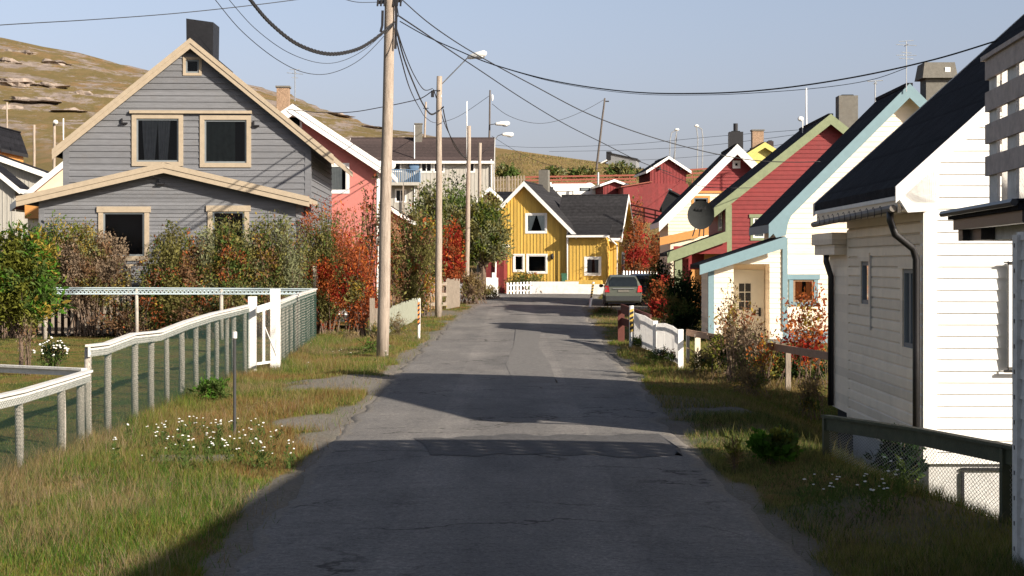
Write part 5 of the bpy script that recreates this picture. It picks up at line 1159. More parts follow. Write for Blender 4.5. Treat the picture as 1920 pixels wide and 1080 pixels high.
t = thing('satellite_receiver', 'small round receiver on the dark roof edge of the red and green house', 'antenna', P(1505, 235, 62)); MB().tube([(0, 0, -.3), (0, 0, .2)], .02, 6).ball((-.08, 0, .25), .12, .08, .1, 8, 6).build('mast', M['lampw'], t)

def catmull(pts, n=8):
    out = []; p = [pts[0]]+list(pts)+[pts[-1]]
    for i in range(1, len(p)-2):
        for k in range(n):
            t = k/n; a, b, c, d = p[i-1], p[i], p[i+1], p[i+2]
            out.append(((b*2)+(c-a)*t+(a*2-b*5+c*4-d)*t*t+(b*3-a-c*3+d)*t**3)*.5)
    out.append(pts[-1]); return out
def cable(label, pts, r=.012, group=None, twist=False):
    v = [P(*q) for q in pts]; c = catmull(v, 40 if twist else 8); o = c[0].copy(); k = MB()
    if twist:
        s_ = 0; L_ = [0]
        for a, b in zip(c[:-1], c[1:]): s_ += (b-a).length; L_.append(s_)
        for ph in (0, 2.1, 4.2): k.tube([q-o+Vector((0, math.cos(l*9+ph), math.sin(l*9+ph)))*r*.62 for q, l in zip(c, L_)], r*.5, 5)
    else: k.tube([q-o for q in c], r, 6)
    ob = k.build('cable', M['wirem'], None, smooth=True); ob.location = o
    return tag(ob, label, 'cable', group)
cable('thin cable crossing the sky above the grey house toward the top left corner', [(-120, 58, 30), (0, 47, 31), (170, 37, 33), (330, 25, 35), (480, 9, 36), (610, -8, 37), (728, -25, 37.6)], .010)
cable('thick twisted cable sagging from the first pole to the top left', [(420, -70, 25), (470, 0, 27), (510, 46, 29), (560, 84, 31), (615, 101, 33), (665, 94, 35), (700, 75, 36.5), (738, 44, 37.5)], .040, twist=True)
cable('thin lower cable of the pair sagging left of the first pole', [(370, -45, 26), (404, 0, 27), (455, 60, 29), (520, 112, 31), (575, 137, 33), (625, 136, 35), (680, 108, 36.5), (736, 50, 37.5)], .007)
cable('thin upper cable of the pair sagging left of the first pole', [(395, -45, 26), (430, 0, 27), (480, 55, 29), (540, 98, 31), (600, 118, 33), (645, 113, 35), (690, 88, 36.5), (736, 45, 37.5)], .006)
cable('short cable entering the first pole top from the left', [(600, -22, 34), (640, -4, 35), (670, 4, 36), (708, 4, 37.4)], .008)
cable('long cable from the first pole top down to the gable of the blue-trimmed house', [(748, -6, 37.5), (800, 40, 38), (860, 82, 39), (925, 120, 40), (1000, 160, 41), (1100, 212, 42), (1200, 250, 43), (1300, 279, 43.4), (1400, 299, 43.6), (1480, 304, 43.6), (1538, 303, 43.6)], .013)
cable('thick cable from the first pole sagging under the sky to the black roof at right', [(750, 40, 37.5), (800, 68, 36.5), (860, 95, 35), (925, 121, 33.5), (1040, 152, 31), (1180, 172, 28.5), (1320, 175, 26.5), (1450, 167, 25), (1600, 145, 24), (1750, 112, 23.3), (1870, 76, 22.8)], .012)
cable('thin cable hanging just below the thick right-hand cable', [(925, 122, 33.4), (1040, 154, 31), (1180, 175, 28.4), (1320, 178, 26.4), (1450, 172, 25), (1560, 162, 24.2), (1640, 148, 23.8), (1700, 127, 23.5)], .005)
cable('straight cable from the first pole to the far houses right of the yellow house', [(748, 30, 37.5), (790, 58, 42), (840, 92, 48), (900, 132, 56), (980, 185, 65), (1060, 233, 72), (1130, 268, 78), (1200, 303, 84), (1260, 325, 90)], .018)
cable('outermost of the cables dropping from the first pole to the second pole', [(741, 45, 37.6), (757, 95, 44), (776, 140, 51), (795, 168, 57), (811, 166, 61.4)], .016)
cable('thick middle cable dropping from the first pole to the second pole', [(742, 50, 37.6), (757, 108, 44), (775, 155, 50), (793, 195, 56), (808, 214, 60), (822, 208, 61.5), (832, 200, 61.6)], .034, twist=True)
cable('thin innermost cable dropping from the first pole behind the second pole', [(738, 52, 37.6), (752, 110, 48), (768, 165, 60), (785, 200, 80), (800, 222, 110), (820, 230, 135), (860, 218, 140), (917, 180, 140)], .02)
cable('service cable from the second pole left to the pink house', [(811, 170, 61.5), (790, 184, 63), (760, 192, 65), (715, 201, 68), (660, 210, 70), (600, 211, 71), (540, 205, 71.5)], .018)
cable('cable from the second pole down to the third pole and lower wires', [(813, 168, 61.5), (822, 195, 64), (835, 235, 70), (850, 265, 76), (866, 290, 81), (876, 296, 83)], .02)
cable('second cable from the second pole down to the third pole', [(831, 205, 61.6), (835, 225, 66), (842, 250, 72), (856, 280, 78), (876, 300, 83)], .022)
cable('far cable from the long house to the leaning crest pole', [(923, 195, 140), (950, 215, 146), (985, 228, 153), (1020, 231, 160), (1060, 222, 166), (1100, 205, 170), (1134, 186, 172)], .022)
cable('upper of three far level cables crossing behind the leaning pole', [(925, 272, 138), (1000, 276.5, 132), (1100, 274, 126), (1200, 269, 120), (1340, 256, 110), (1505, 243, 98)], .014)
cable('middle of three far level cables crossing behind the leaning pole', [(1030, 284, 135), (1150, 282, 128), (1300, 275, 116), (1420, 262, 106), (1500, 251, 98)], .014)
cable('lower of three far level cables beside the skyline lamps', [(1180, 301, 150), (1260, 297, 140), (1360, 288, 125), (1470, 270, 110)], .014)
cable('drooping far cable from the long house over the hill field', [(922, 255, 136), (980, 290, 133), (1040, 312, 130), (1100, 317, 128), (1160, 313, 127), (1220, 318, 126)], .016)
cable('cable along the red gable from the long street cable to the porch', [(1240, 322, 88), (1300, 345, 74), (1345, 352, 59.5), (1420, 352, 59.2)], .012)
cable('low cable crossing the front of the long house', [(735, 315, 128), (800, 322, 127), (860, 312, 120), (900, 290, 110), (925, 270, 110)], .014)
# satellite dish
t = thing('satellite_dish', 'large dark satellite dish on a tripod over the green porch roof', 'satellite dish', P(1313, 440, 58.6)); t.rotation_euler = (0, 0, R(-6))
V = []; Fs = []; n = 28; rr_ = 6; c = P(1314, 403, 58.6)-t.location
for i in range(rr_+1):
    q = i/rr_
    for j in range(n): a = 2*math.pi*j/n; V.append((c.x+.49*q*math.cos(a), c.y+.14*(1-q*q)-.03, c.z+.53*q*math.sin(a)))
for i in range(rr_):
    for j in range(n): Fs.append((i*n+j, i*n+(j+1) % n, (i+1)*n+(j+1) % n, (i+1)*n+j))
m0 = len(V); V += [(x, y+.02, z_) for x, y, z_ in V]; Fs += [tuple(m0+q for q in f_) for f_ in Fs]
MB().add(V, Fs).build('dish', mat('dark_grey_dish', (.020, .022, .022), .9, .2, 4), t, smooth=True)
k = MB()
for dx, bx_ in ((-.15, -.28), (.0, -.05), (.12, .12)): k.tube([(c.x+dx, c.y+.15, c.z-.3), (bx_, 0, -.06)], .022, 6)
k.build('tripod', M['black'], t); k = MB()
for j in range(9): k.box(c.x-.2+j*.045, c.x-.2+j*.045+.03, c.y-.005-.0, c.y+.0, c.z+.20, c.z+.25+.03*(j % 3))
k.build('faded_lettering', M['black'], t)
# ================================================================ VEHICLES
def car(name, label, x, y, rz, paint, z=None):
    z = gz(x, y) if z is None else z
    t = thing(name, label, 'car', (x, y, z), R(rz))
    S = [(.0, .74, .36, .80, .60, .80, .92, .70, .96), (.05, .80, .30, .86, .60, .84, .97, .72, 1.02), (.18, .82, .26, .88, .60, .85, .99, .66, 1.28), (.36, .82, .24, .88, .60, .85, 1.0, .60, 1.46), (.9, .82, .22, .88, .60, .85, .98, .60, 1.53), (2.0, .82, .22, .88, .60, .85, .96, .60, 1.53), (2.5, .82, .22, .88, .60, .85, .95, .60, 1.46), (3.3, .82, .22, .88, .60, .83, .92, .66, .98), (4.0, .80, .24, .85, .55, .78, .80, .6, .82), (4.25, .70, .32, .74, .5, .66, .70, .5, .71)]
    V = []; Fs = []
    for (yy, wb, zb, wm, zm, wt, zt, wr, zr) in S: V += [(-wb, yy, zb), (-wm, yy, zm), (-wt, yy, zt), (-wr, yy, zr), (wr, yy, zr), (wt, yy, zt), (wm, yy, zm), (wb, yy, zb)]
    for i in range(len(S)-1):
        for j in range(8): Fs.append((i*8+j, i*8+(j+1) % 8, i*8+8+(j+1) % 8, i*8+8+j))
    Fs += [tuple(range(8)), tuple((len(S)-1)*8+j for j in range(8))]
    b = MB().add(V, Fs).build('body', paint, t); 
    bm_ = b.modifiers.new('bevel', 'BEVEL'); bm_.width = .03; bm_.segments = 2
    gl = mat('car_glass', (.012, .015, .016), .08, .3, spec=.9)
    MB().add([(-.66, -.0, 1.0), (.66, -.0, 1.0), (.63, .13, 1.28), (.53, .30, 1.44), (-.53, .30, 1.44), (-.63, .13, 1.28)], [(0, 1, 2, 5), (5, 2, 3, 4)]).build('rear_window', gl, t)
    for sx in (-1, 1):
        MB().add([(sx*.862, .35, 1.02), (sx*.862, 3.0, .98), (sx*.64, 2.45, 1.43), (sx*.64, .55, 1.47)], [(0, 1, 2, 3)]).build('side_window', gl, t)
        MB().hexa([(sx*.64, -.045, .74), (sx*.87, .0, .74), (sx*.87, .14, .74), (sx*.64, .1, .74), (sx*.70, -.02, 1.04), (sx*.84, .03, 1.04), (sx*.84, .16, 1.04), (sx*.70, .1, 1.04)]).build('tail_light', mat('tail_lamp_red', (.45, .02, .02), .25, .1, spec=.6), t)
        m_ = MB(); m_.ball((sx*.98, 2.75, 1.0), .11, .07, .08, 8, 6).bar((sx*.82, 2.75, .97), (sx*.95, 2.75, .99), .03, .03); m_.build('wing_mirror', M['black'], t)
        for yy in (.72, 3.4):
            wh = MB().tube([(sx*.70, yy, .31), (sx*.885, yy, .31)], .31, 18).build('wheel', mat('tyre_rubber', (.015, .015, .015), .9), t)
            MB().tube([(sx*.875, yy, .31), (sx*.892, yy, .31)], .19, 14).build('rim', M['steel'], wh)
    MB().box(-.80, .80, -.05, .06, .34, .56).build('bumper', mat('dark_bumper', (.035, .037, .038), .6), t)
    pl = MB().box(-.26, .26, -.022, -.008, .74, .85).build('number_plate', M['concgrey'], t)
    MB().tube([(-.5, -.03, .90), (.5, -.03, .90)], .018, 6).build('tailgate_trim', M['steel'], t)
    MB().tube([(.02, .4, 1.5), (.02, .36, 1.62)], .008, 5).build('aerial', M['black'], t)
    return t
paint1 = mat('silver_green_paint', (.12, .13, .105), .35, .05, 3, spec=.6, metal=.3)
car('parked_car', 'silver-green hatchback parked facing away near the yellow house', XX(1169, 74.5), 74.5, -2, paint1, .10)
car('parked_car', 'dark car mostly hidden behind the bush right of the silver hatchback', XX(1216, 80), 80, 4, mat('dark_blue_paint', (.03, .04, .06), .3, .05, 3, spec=.6), .12)
car('parked_car', 'white car glimpsed through the red rowan branches on the left', XX(632, 53), 53.5, 10, mat('white_car_paint', (.7, .7, .7), .35, .03, 3, spec=.6), -.1)
# caravan
cv = thing('caravan', 'white caravan with a dark framed window parked behind the yellow house', 'caravan', (XX(1030, 134), 134, 0)); s = F/134
zt = ZZ(344.5, 134); Wc = 87/s; zb = 6.0
k = MB(); prof = [(0.6, zb), (.15, zb+.5), (-.0, zt-.8), (.12, zt-.15), (.35, zt), (Wc-.3, zt+.02), (Wc-.04, zt-.15), (Wc, zt-.7), (Wc, zb)]
n = len(prof); k.add([(x, 0, z_) for x, z_ in prof]+[(x, 2.1, z_) for x, z_ in prof], [tuple(range(n)), tuple(range(n, 2*n))]+[(i, (i+1) % n, n+(i+1) % n, n+i) for i in range(n)]); k.build('body', M['white'], cv)
wn = MB().box(57/s, 76.5/s, -.02, -.003, ZZ(358, 134), ZZ(352, 134)).build('window', M['dark'], cv); MB().box(59.5/s, 74/s, -.03, -.021, ZZ(356.8, 134), ZZ(353.2, 134)).build('pane', M['sash'], wn)
wn = MB().box(13/s, 45/s, -.02, -.003, ZZ(366, 134), ZZ(358, 134)).build('window', M['concgrey'], cv); MB().box(15/s, 43/s, -.03, -.021, ZZ(367, 134), ZZ(359.5, 134)).build('pane', M['curtain'], wn)
MB().ball((.1, .5, zt-.05), .15, .3, .2, 8, 6).ball((Wc*.87, 1, zt+.02), .3, .4, .12, 8, 6).build('roof_vent', M['white'], cv)
for u in (1.0, Wc-1.1): MB().tube([(u, -.02, zb-.05), (u, .18, zb-.05)], .3, 12).build('wheel', M['black'], cv)
# green bin and tarp-covered pile
x = XX(1060, 96); t = thing('wheelie_bin', 'small green bin against the yellow house wall', 'bin', (x, 98.0, .45)); t.scale = (.6, .6, 1.0); MB().hexa([(-.22, -.22, 0), (.22, -.22, 0), (.22, .22, 0), (-.22, .22, 0), (-.28, -.28, 1.0), (.28, -.28, 1.0), (.28, .28, 1.0), (-.28, .28, 1.0)]).build('body', mat('bin_green', (.03, .10, .06), .5), t); MB().hexa([(-.3, -.3, 1.0), (.3, -.3, 1.0), (.3, .3, 1.0), (-.3, .3, 1.0), (-.3, -.3, 1.04), (.3, -.3, 1.04), (.3, .3, 1.12), (-.3, .3, 1.12)]).build('lid', mat('bin_green', (0, 0, 0)), t)
x = XX(862, 80); t = thing('covered_pile', 'low pile under a dark grey tarpaulin behind the second pole', 'pile', (x, 80, gz(x, 80)-.1)); k = MB(); k.ball((0, 0, .45), .75, .6, .62, 14, 8, jit=.08); k.build('tarpaulin', M['tarp'], t)
# concrete slab in the grass
x = XX(368, 17.9); t = MB().box(-.42, .42, -.22, .22, -.06, .05).build('concrete_slab', M['concgrey'], None); t.location = (x, 17.75, gz(x, 17.75)+.02); t.rotation_euler = (0, 0, .05); tag(t, 'flat concrete slab set in the grass below the black marker rod', 'slab')
# ================================================================ PLANTS
COL = dict(green=(.085, .125, .034), olive=(.19, .175, .06), amber=(.21, .115, .045), ygreen=(.155, .165, .03), yellow=(.32, .23, .045), orange=(.46, .14, .035), red=(.28, .03, .02), crimson=(.30, .035, .028), brown=(.19, .11, .06), tan=(.25, .185, .125), dgreen=(.018, .035, .014), bright=(.07, .16, .02), straw=(.25, .185, .085), rust=(.31, .09, .035), sage=(.20, .21, .11), white=(.75, .74, .70))
def LM(n): return leafmat('leaf_'+n, COL[n])
def leaves(name, pts, dirs, size, pal, parent, seed=0, wid=.5, droop=0):
    """diamond leaves at pts (N,3)"""
    r = np.random.default_rng(seed); N = len(pts)
    d = dirs+r.normal(0, .8, (N, 3)); d[:, 2] -= droop; d /= np.linalg.norm(d, axis=1)[:, None]+1e-9
    q = r.normal(0, 1, (N, 3)); sd = np.cross(d, q); sd /= np.linalg.norm(sd, axis=1)[:, None]+1e-9
    L = size*(.4+r.gamma(3.0, .22, N))[:, None]; Wd = L*wid*.5
    nrm = np.cross(d, sd)
    V = np.stack([pts, pts+d*L*.5+sd*Wd+nrm*L*.08, pts+d*L, pts+d*L*.5-sd*Wd+nrm*L*.08], 1).reshape(-1, 3)
    Fc = np.arange(N*4).reshape(N, 4)
    keys = [k for k, _ in pal]; wt = np.array([w_ for _, w_ in pal], float); wt /= wt.sum(); cw = np.cumsum(wt)
    f = fbm(pts[:, 0]*1.7+seed, pts[:, 2]*1.7+pts[:, 1], 3); f = (f-f.min())/(f.max()-f.min()+1e-9)
    f = np.argsort(np.argsort(f))/max(N, 1)
    u = np.clip(f+r.normal(0, .10, N), 0, .9999); u = np.abs(u); mi = np.searchsorted(cw, u); mi = np.clip(mi, 0, len(keys)-1)
    return npmesh(name, V, Fc, [LM(k) for k in keys], mi, parent)
def bush(name, label, cat, px, Y, wpx, ypx_top, nleaf, pal, size=.07, shoots=120, base=None, stems=30, lo=.25, depth=.6, spread=.35, group=None, seed=1, jit=.10, droop=0., wid=.5, trunk=None, upright=.0, stemr=.012, leafz=None, foot=.18):
    r = np.random.default_rng(seed); s = F/Y; x0 = XX(px, Y); z0 = gz(x0, Y) if base is None else base
    W = wpx/s/2; H = (ZZ(ypx_top, Y)-z0)*1.07
    t = thing(name, label, cat, (x0, Y, z0), 0, group)
    ang = r.uniform(0, 2*math.pi, shoots); rad = np.sqrt(r.uniform(0, 1, shoots))
    zt = r.uniform(lo+.1, 1.0, shoots)**.8
    prof = np.sqrt(np.clip(1-((zt-.55)/.62)**2, .05, 1))*(1-upright)+upright*r.uniform(.3, 1, shoots)
    tip = np.stack([np.cos(ang)*rad*W*prof, np.sin(ang)*rad*W*depth*prof, zt*H*(1-.18*rad**2)], 1)
    b0 = np.stack([r.normal(0, W*foot, shoots), r.normal(0, W*foot*.6, shoots), np.zeros(shoots)], 1)
    if trunk: b0[:, :2] *= .2; b0[:, 2] = trunk*H
    mid = (b0+tip)/2; mid[:, :2] = b0[:, :2]*.55+tip[:, :2]*.45; mid[:, 2] = b0[:, 2]+(tip[:, 2]-b0[:, 2])*.6
    k = r.integers(0, shoots, nleaf); u = lo+(1-lo)*np.sqrt(r.uniform(0, 1, nleaf)); u = np.where(r.uniform(0, 1, nleaf) < .75, u, r.uniform(lo, 1, nleaf))
    bz = lambda u: ((1-u)**2)[:, None]*b0[k]+(2*u*(1-u))[:, None]*mid[k]+(u**2)[:, None]*tip[k]
    p = bz(u)+r.normal(0, jit, (nleaf, 3))*np.array([1, 1, .8]); dr = tip[k]-mid[k]; dr /= np.linalg.norm(dr, axis=1)[:, None]+1e-9
    p[:, 2] = np.maximum(p[:, 2], .02)
    leaves('foliage', p, dr, size, pal, t, seed, wid, droop)
    if stems or trunk:
        m_ = MB()
        for i in range(min(stems, shoots)):
            pts = [Vector(((1-u_)**2)*b0[i]+2*u_*(1-u_)*mid[i]+u_*u_*tip[i]) for u_ in (0, .25, .5, .75, .97)]
            m_.tube(pts, [stemr*1.5, stemr*1.2, stemr, stemr*.7, stemr*.4], 5, cap=False)
        if trunk: m_.tube([(0, 0, -.1), (W*.03, 0, trunk*H*.5), (0, 0, trunk*H*1.3), (0, 0, H*.6)], [stemr*4.5, stemr*3.8, stemr*3, stemr*1.2], 8)
        m_.build('trunk' if trunk else 'branches', M['bark'], t)
    return t
G = dict
bush('rowan_tree', 'yellow-green rowan tree at the left edge of the lawn', 'tree', 38, 33.5, 165, 425, 16000, [('ygreen', 5), ('green', 3), ('bright', 2), ('yellow', .8)], .10, 120, stems=30, lo=.3, trunk=.22, seed=11, droop=.5, wid=.32, jit=.10)
bush('garden_shrub', 'faded tan and pink-brown shrub in front of the grey house window', 'shrub', 170, 50, 175, 430, 21000, [('tan', 5), ('brown', 3), ('olive', 2), ('sage', 1), ('yellow', .6)], .07, 150, stems=90, lo=.35, seed=12, stemr=.013)
bush('garden_shrub', 'yellow-green bush behind the tan shrub by the left corner of the grey house', 'shrub', 122, 50.9, 140, 404, 9000, [('ygreen', 5), ('yellow', 2), ('green', 3)], .07, 90, seed=13, lo=.5)
bush('garden_shrub', 'brown tangle of bare branches behind the rowan tree', 'shrub', 20, 49.5, 190, 470, 6000, [('brown', 4), ('olive', 3), ('green', 2)], .07, 120, stems=70, seed=14, lo=.2)
for i, (px, w_, ty, Y, n, lb, pal) in enumerate(((330, 150, 428, 49.6, 11500, 'left shrub of the autumn hedge, olive with rust patches', [('olive', 5), ('green', 2), ('rust', .8), ('yellow', .4), ('brown', 1.6)]),
   (425, 170, 412, 49.8, 15000, 'tall middle shrub of the autumn hedge, grey-green with yellow flecks', [('sage', 3), ('olive', 4), ('green', 2.5), ('yellow', .5), ('brown', 1.2), ('rust', .25)]),
   (515, 150, 404, 50, 13500, 'right shrub of the autumn hedge, olive-green beside the red rowan', [('sage', 3), ('olive', 4), ('green', 2), ('brown', 2), ('yellow', .7)]))):
    bush('hedge_shrub', lb, 'shrub', px, Y, w_, ty, int(n*2.4), pal, .072, 260, stems=60, lo=.10, seed=20+i, depth=.5, group='autumn hedge before the grey house', foot=.3)
for i, (px, w_, ty) in enumerate(((240, 150, 560), (395, 170, 556), (520, 120, 552))):
    bush('undergrowth', ['low brown undergrowth behind the back rail, left part', 'low dark undergrowth behind the middle of the back rail', 'low undergrowth behind the right end of the back rail'][i], 'shrub', px, 48.9, w_, ty, 2600, [('brown', 4), ('olive', 2), ('dgreen', 2), ('rust', 1)], .07, 60, stems=30, seed=30+i)
bush('rowan_tree', 'tall multi-stemmed rowan turning from green to scarlet right of the grey house', 'tree', 612, 52, 150, 372, 25000, [('olive', 4), ('green', 2), ('rust', 4), ('orange', 1.8), ('red', 1.4)], .085, 230, stems=50, lo=.12, seed=41, droop=.3, wid=.32, foot=.12, stemr=.02)
bush('rowan_tree', 'orange-red rowan just left of the first wooden pole', 'tree', 672, 49.5, 112, 432, 10500, [('rust', 4), ('orange', 1.8), ('red', 1.6), ('olive', 2.6), ('yellow', .6)], .08, 120, stems=40, lo=.15, seed=42, droop=.3, wid=.34)
bush('garden_shrub', 'sparse tall shoots reaching up the pink house wall', 'shrub', 690, 64, 95, 305, 1500, [('brown', 3), ('olive', 3), ('green', 1.4), ('rust', 1)], .10, 18, stems=18, lo=.35, seed=43, upright=.8, jit=.09, stemr=.02)
bush('garden_shrub', 'dense olive-brown bush between the first and second poles', 'shrub', 776, 63, 125, 392, 14000, [('olive', 4), ('brown', 2.6), ('green', 2), ('rust', .8), ('yellow', .3)], .085, 170, stems=40, lo=.08, seed=44, foot=.3)
bush('garden_shrub', 'orange-tinged bush right behind the first pole', 'shrub', 735, 70, 60, 380, 3000, [('rust', 2), ('olive', 3), ('brown', 2)], .09, 50, stems=12, lo=.2, seed=45)
bush('willow_tree', 'broad green willow right of the second pole, left half', 'tree', 826, 90, 150, 346, 19000, [('olive', 3), ('sage', 4), ('ygreen', 2), ('green', 2.5)], .15, 170, stems=20, lo=.15, seed=46, jit=.2, trunk=.15, stemr=.04)
bush('willow_tree', 'broad green willow overlapping the left side of the yellow house', 'tree', 905, 90, 112, 372, 15000, [('green', 2), ('ygreen', 2.5), ('sage', 4), ('olive', 3)], .15, 120, stems=20, lo=.3, seed=47, jit=.2, trunk=.28, stemr=.045)
bush('conifer', 'dark green conifer top between the second and third poles', 'tree', 856, 101, 66, 322, 4200, [('dgreen', 4), ('green', 2)], .14, 60, stems=5, lo=.3, seed=48, jit=.16)
bush('garden_shrub', 'bright scarlet bush between the second and third poles', 'shrub', 849, 81, 54, 412, 6500, [('rust', 4), ('red', 3), ('crimson', 1), ('orange', 1)], .09, 80, stems=10, lo=.1, seed=49, jit=.09)
bush('dry_weeds', 'tall straw-coloured weeds around the foot of the third pole', 'weeds', 884, 78, 58, 514, 4200, [('straw', 5), ('tan', 3), ('olive', 1)], .16, 70, stems=60, seed=50, upright=.9, wid=.16, foot=.5, jit=.05)
bush('dry_weeds', 'pale dry weeds before the white board fence', 'weeds', 915, 86, 50, 535, 1500, [('straw', 4), ('olive', 2)], .14, 50, stems=40, seed=51, upright=.9, wid=.16, foot=.5, jit=.05)
bush('hedge_shrub', 'low clipped green hedge under the yellow house windows', 'shrub', 987, 97.6, 86, 512, 5500, [('olive', 4), ('green', 3), ('rust', .8), ('yellow', .6)], .10, 90, stems=6, lo=.1, seed=52, foot=.45)
bush('garden_shrub', 'crimson autumn shrub right of the yellow house', 'shrub', 1192, 97, 62, 408, 5000, [('crimson', 3), ('rust', 4), ('brown', 2)], .12, 80, stems=20, lo=.15, seed=53, jit=.16, base=.3)
bush('garden_shrub', 'russet autumn shrub beside the red and cream house', 'shrub', 1226, 99, 60, 440, 4500, [('rust', 4), ('brown', 3), ('olive', 1.5), ('crimson', 1)], .12, 70, stems=20, lo=.1, seed=54, jit=.16, base=.3)
bush('garden_shrub', 'dark green bush in shade beside the porch of the red and green house', 'shrub', 1282, 50, 92, 512, 9500, [('dgreen', 5), ('green', 2.2), ('olive', 1)], .075, 120, stems=20, lo=.08, seed=55, foot=.35)
bush('garden_shrub', 'dark leafy bush with pale berries right of the silver car', 'shrub', 1240, 62, 66, 488, 6500, [('dgreen', 3), ('green', 2), ('olive', 2), ('tan', .5)], .085, 90, stems=20, lo=.15, seed=56)
bush('garden_shrub', 'russet bush in shade between the two dark bushes', 'shrub', 1243, 55, 60, 525, 3600, [('crimson', 3), ('rust', 3), ('dgreen', 1)], .08, 60, stems=14, seed=57)
bush('garden_shrub', 'bare twiggy shrub with tall tan shoots in front of the cream door', 'shrub', 1383, 29.4, 120, 548, 1500, [('tan', 4), ('brown', 3), ('yellow', .6), ('rust', 1)], .05, 50, stems=50, lo=.3, seed=58, upright=.35, stemr=.0035, foot=.4, jit=.05)
bush('young_conifer', 'slender yellowish young conifer shoot before the porch', 'tree', 1369, 30.4, 44, 528, 1200, [('straw', 3), ('olive', 3), ('yellow', 1)], .05, 34, stems=24, lo=.2, seed=59, upright=.5, jit=.03, stemr=.006)
bush('juniper_bush', 'green juniper at the foot of the brown rail, left of the steps', 'shrub', 1385, 31, 130, 618, 6500, [('green', 4), ('olive', 2), ('dgreen', 2), ('ygreen', 1)], .05, 90, stems=10, lo=.1, seed=60, foot=.4, jit=.05)
bush('garden_shrub', 'red-leaved shrub with bare lower stems before the blue window', 'shrub', 1512, 29, 120, 536, 2500, [('red', 2), ('orange', 2.5), ('rust', 4), ('yellow', 1)], .055, 70, stems=40, lo=.3, seed=61, upright=.35, stemr=.0038, foot=.45, jit=.06)
bush('juniper_bush', 'dark green bush behind the second post of the brown rail', 'shrub', 1497, 30.2, 118, 648, 6000, [('dgreen', 4), ('green', 3), ('olive', 1)], .05, 80, stems=10, lo=.1, seed=62, foot=.4, jit=.05)
bush('garden_shrub', 'thin twigs with yellow leaves between the two rail posts', 'shrub', 1433, 29, 60, 612, 700, [('yellow', 2), ('orange', 2), ('tan', 2)], .05, 26, stems=26, lo=.3, seed=63, upright=.5, stemr=.006)
bush('garden_plant', 'round bright green leafy plant at the right road edge', 'plant', 1452, 17.2, 96, 806, 2400, [('bright', 5), ('green', 4), ('ygreen', 1)], .055, 70, stems=12, lo=.15, seed=64, jit=.02, wid=.6, foot=.3)
bush('garden_plant', 'small pale grass-like tuft left of the round green plant', 'plant', 1376, 17.0, 40, 826, 260, [('ygreen', 3), ('straw', 3)], .09, 34, stems=20, seed=65, upright=.9, wid=.14, jit=.01, stemr=.002)
bush('garden_plant', 'dark evergreen plant against the footing of the near white house', 'plant', 1683, 18.0, 98, 812, 2200, [('dgreen', 5), ('green', 2)], .07, 70, stems=12, lo=.15, seed=66, jit=.03)
t = bush('aster_bush', 'aster bush covered with white flowers on the left lawn', 'flowering plant', 98, 33, 66, 634, 1500, [('green', 4), ('dgreen', 3), ('olive', 1)], .05, 70, stems=14, lo=.15, seed=67, jit=.04)
r_ = np.random.default_rng(5); a = r_.uniform(0, 6.28, 55); q = np.sqrt(r_.uniform(0, 1, 55)); Hh = ZZ(640, 33)-t.location.z
pp = np.stack([np.cos(a)*q*.38, np.sin(a)*q*.3-.05, Hh*(1.02-.35*q*q)+r_.normal(0, .05, 55)], 1)
fm = MB()
for x, y, z in pp: fm.ball((x, y, z), .024, .024, .014, 6, 3)
fm.build('flowers', M['plantw'], t)
bush('garden_shrub', 'thin brown sapling stems beside the rowan trunk', 'shrub', 52, 32.6, 50, 585, 300, [('brown', 3), ('tan', 2), ('olive', 2)], .05, 16, stems=16, lo=.4, seed=68, upright=.6, stemr=.005)
bush('grass_tussock', 'dark green tussock on the left verge behind the black rod', 'plant', 400, 25.8, 66, 706, 900, [('bright', 3), ('green', 4)], .07, 50, stems=0, seed=69, wid=.3, jit=.03, foot=.4)
bush('roadside_shrub', 'leafy weed clump at the base of the first wooden pole', 'plant', 700, 38.6, 46, 640, 700, [('green', 4), ('bright', 2), ('straw', 2)], .06, 40, stems=0, seed=70, wid=.3, foot=.4)
bush('garden_shrub', 'small russet tree beside the red barn lean-to', 'tree', 1197, 121, 36, 358, 900, [('rust', 3), ('brown', 3), ('olive', 1)], .15, 30, stems=14, lo=.3, seed=71, jit=.15, base=2.6)
for i, (px, w_, ty, lb) in enumerate(((1040, 40, 318, 'green thicket left of the leaning crest pole'), (1090, 60, 316, 'green thicket below the leaning crest pole'), (1165, 70, 308, 'green thicket right of the hill hut'), (950, 40, 314, 'green patch of scrub beside the long house'))):
    bush('hill_thicket', lb, 'shrub', px, 158, w_, ty, 1100, [('green', 3), ('olive', 3), ('sage', 1)], .3, 40, stems=0, seed=80+i, depth=.4, foot=.5, jit=.2)
bush('roadside_weeds', 'straw and green weeds at the verge corner before the silver car', 'weeds', 1132, 66, 50, 579, 1200, [('straw', 3), ('green', 3), ('olive', 3)], .09, 60, stems=0, seed=90, wid=.2, foot=.6, upright=.6, jit=.05)
bush('roadside_weeds', 'green weeds against the shaded white board fence', 'weeds', 1205, 41, 60, 632, 1500, [('green', 4), ('dgreen', 3), ('straw', 1)], .06, 60, stems=0, seed=91, wid=.25, foot=.6, upright=.6, jit=.04)
bush('roadside_weeds', 'dark weeds in front of the arched picket panel', 'weeds', 1240, 34.5, 70, 655, 1600, [('green', 4), ('dgreen', 3), ('brown', 1)], .05, 60, stems=0, seed=92, wid=.25, foot=.6, upright=.6, jit=.04)
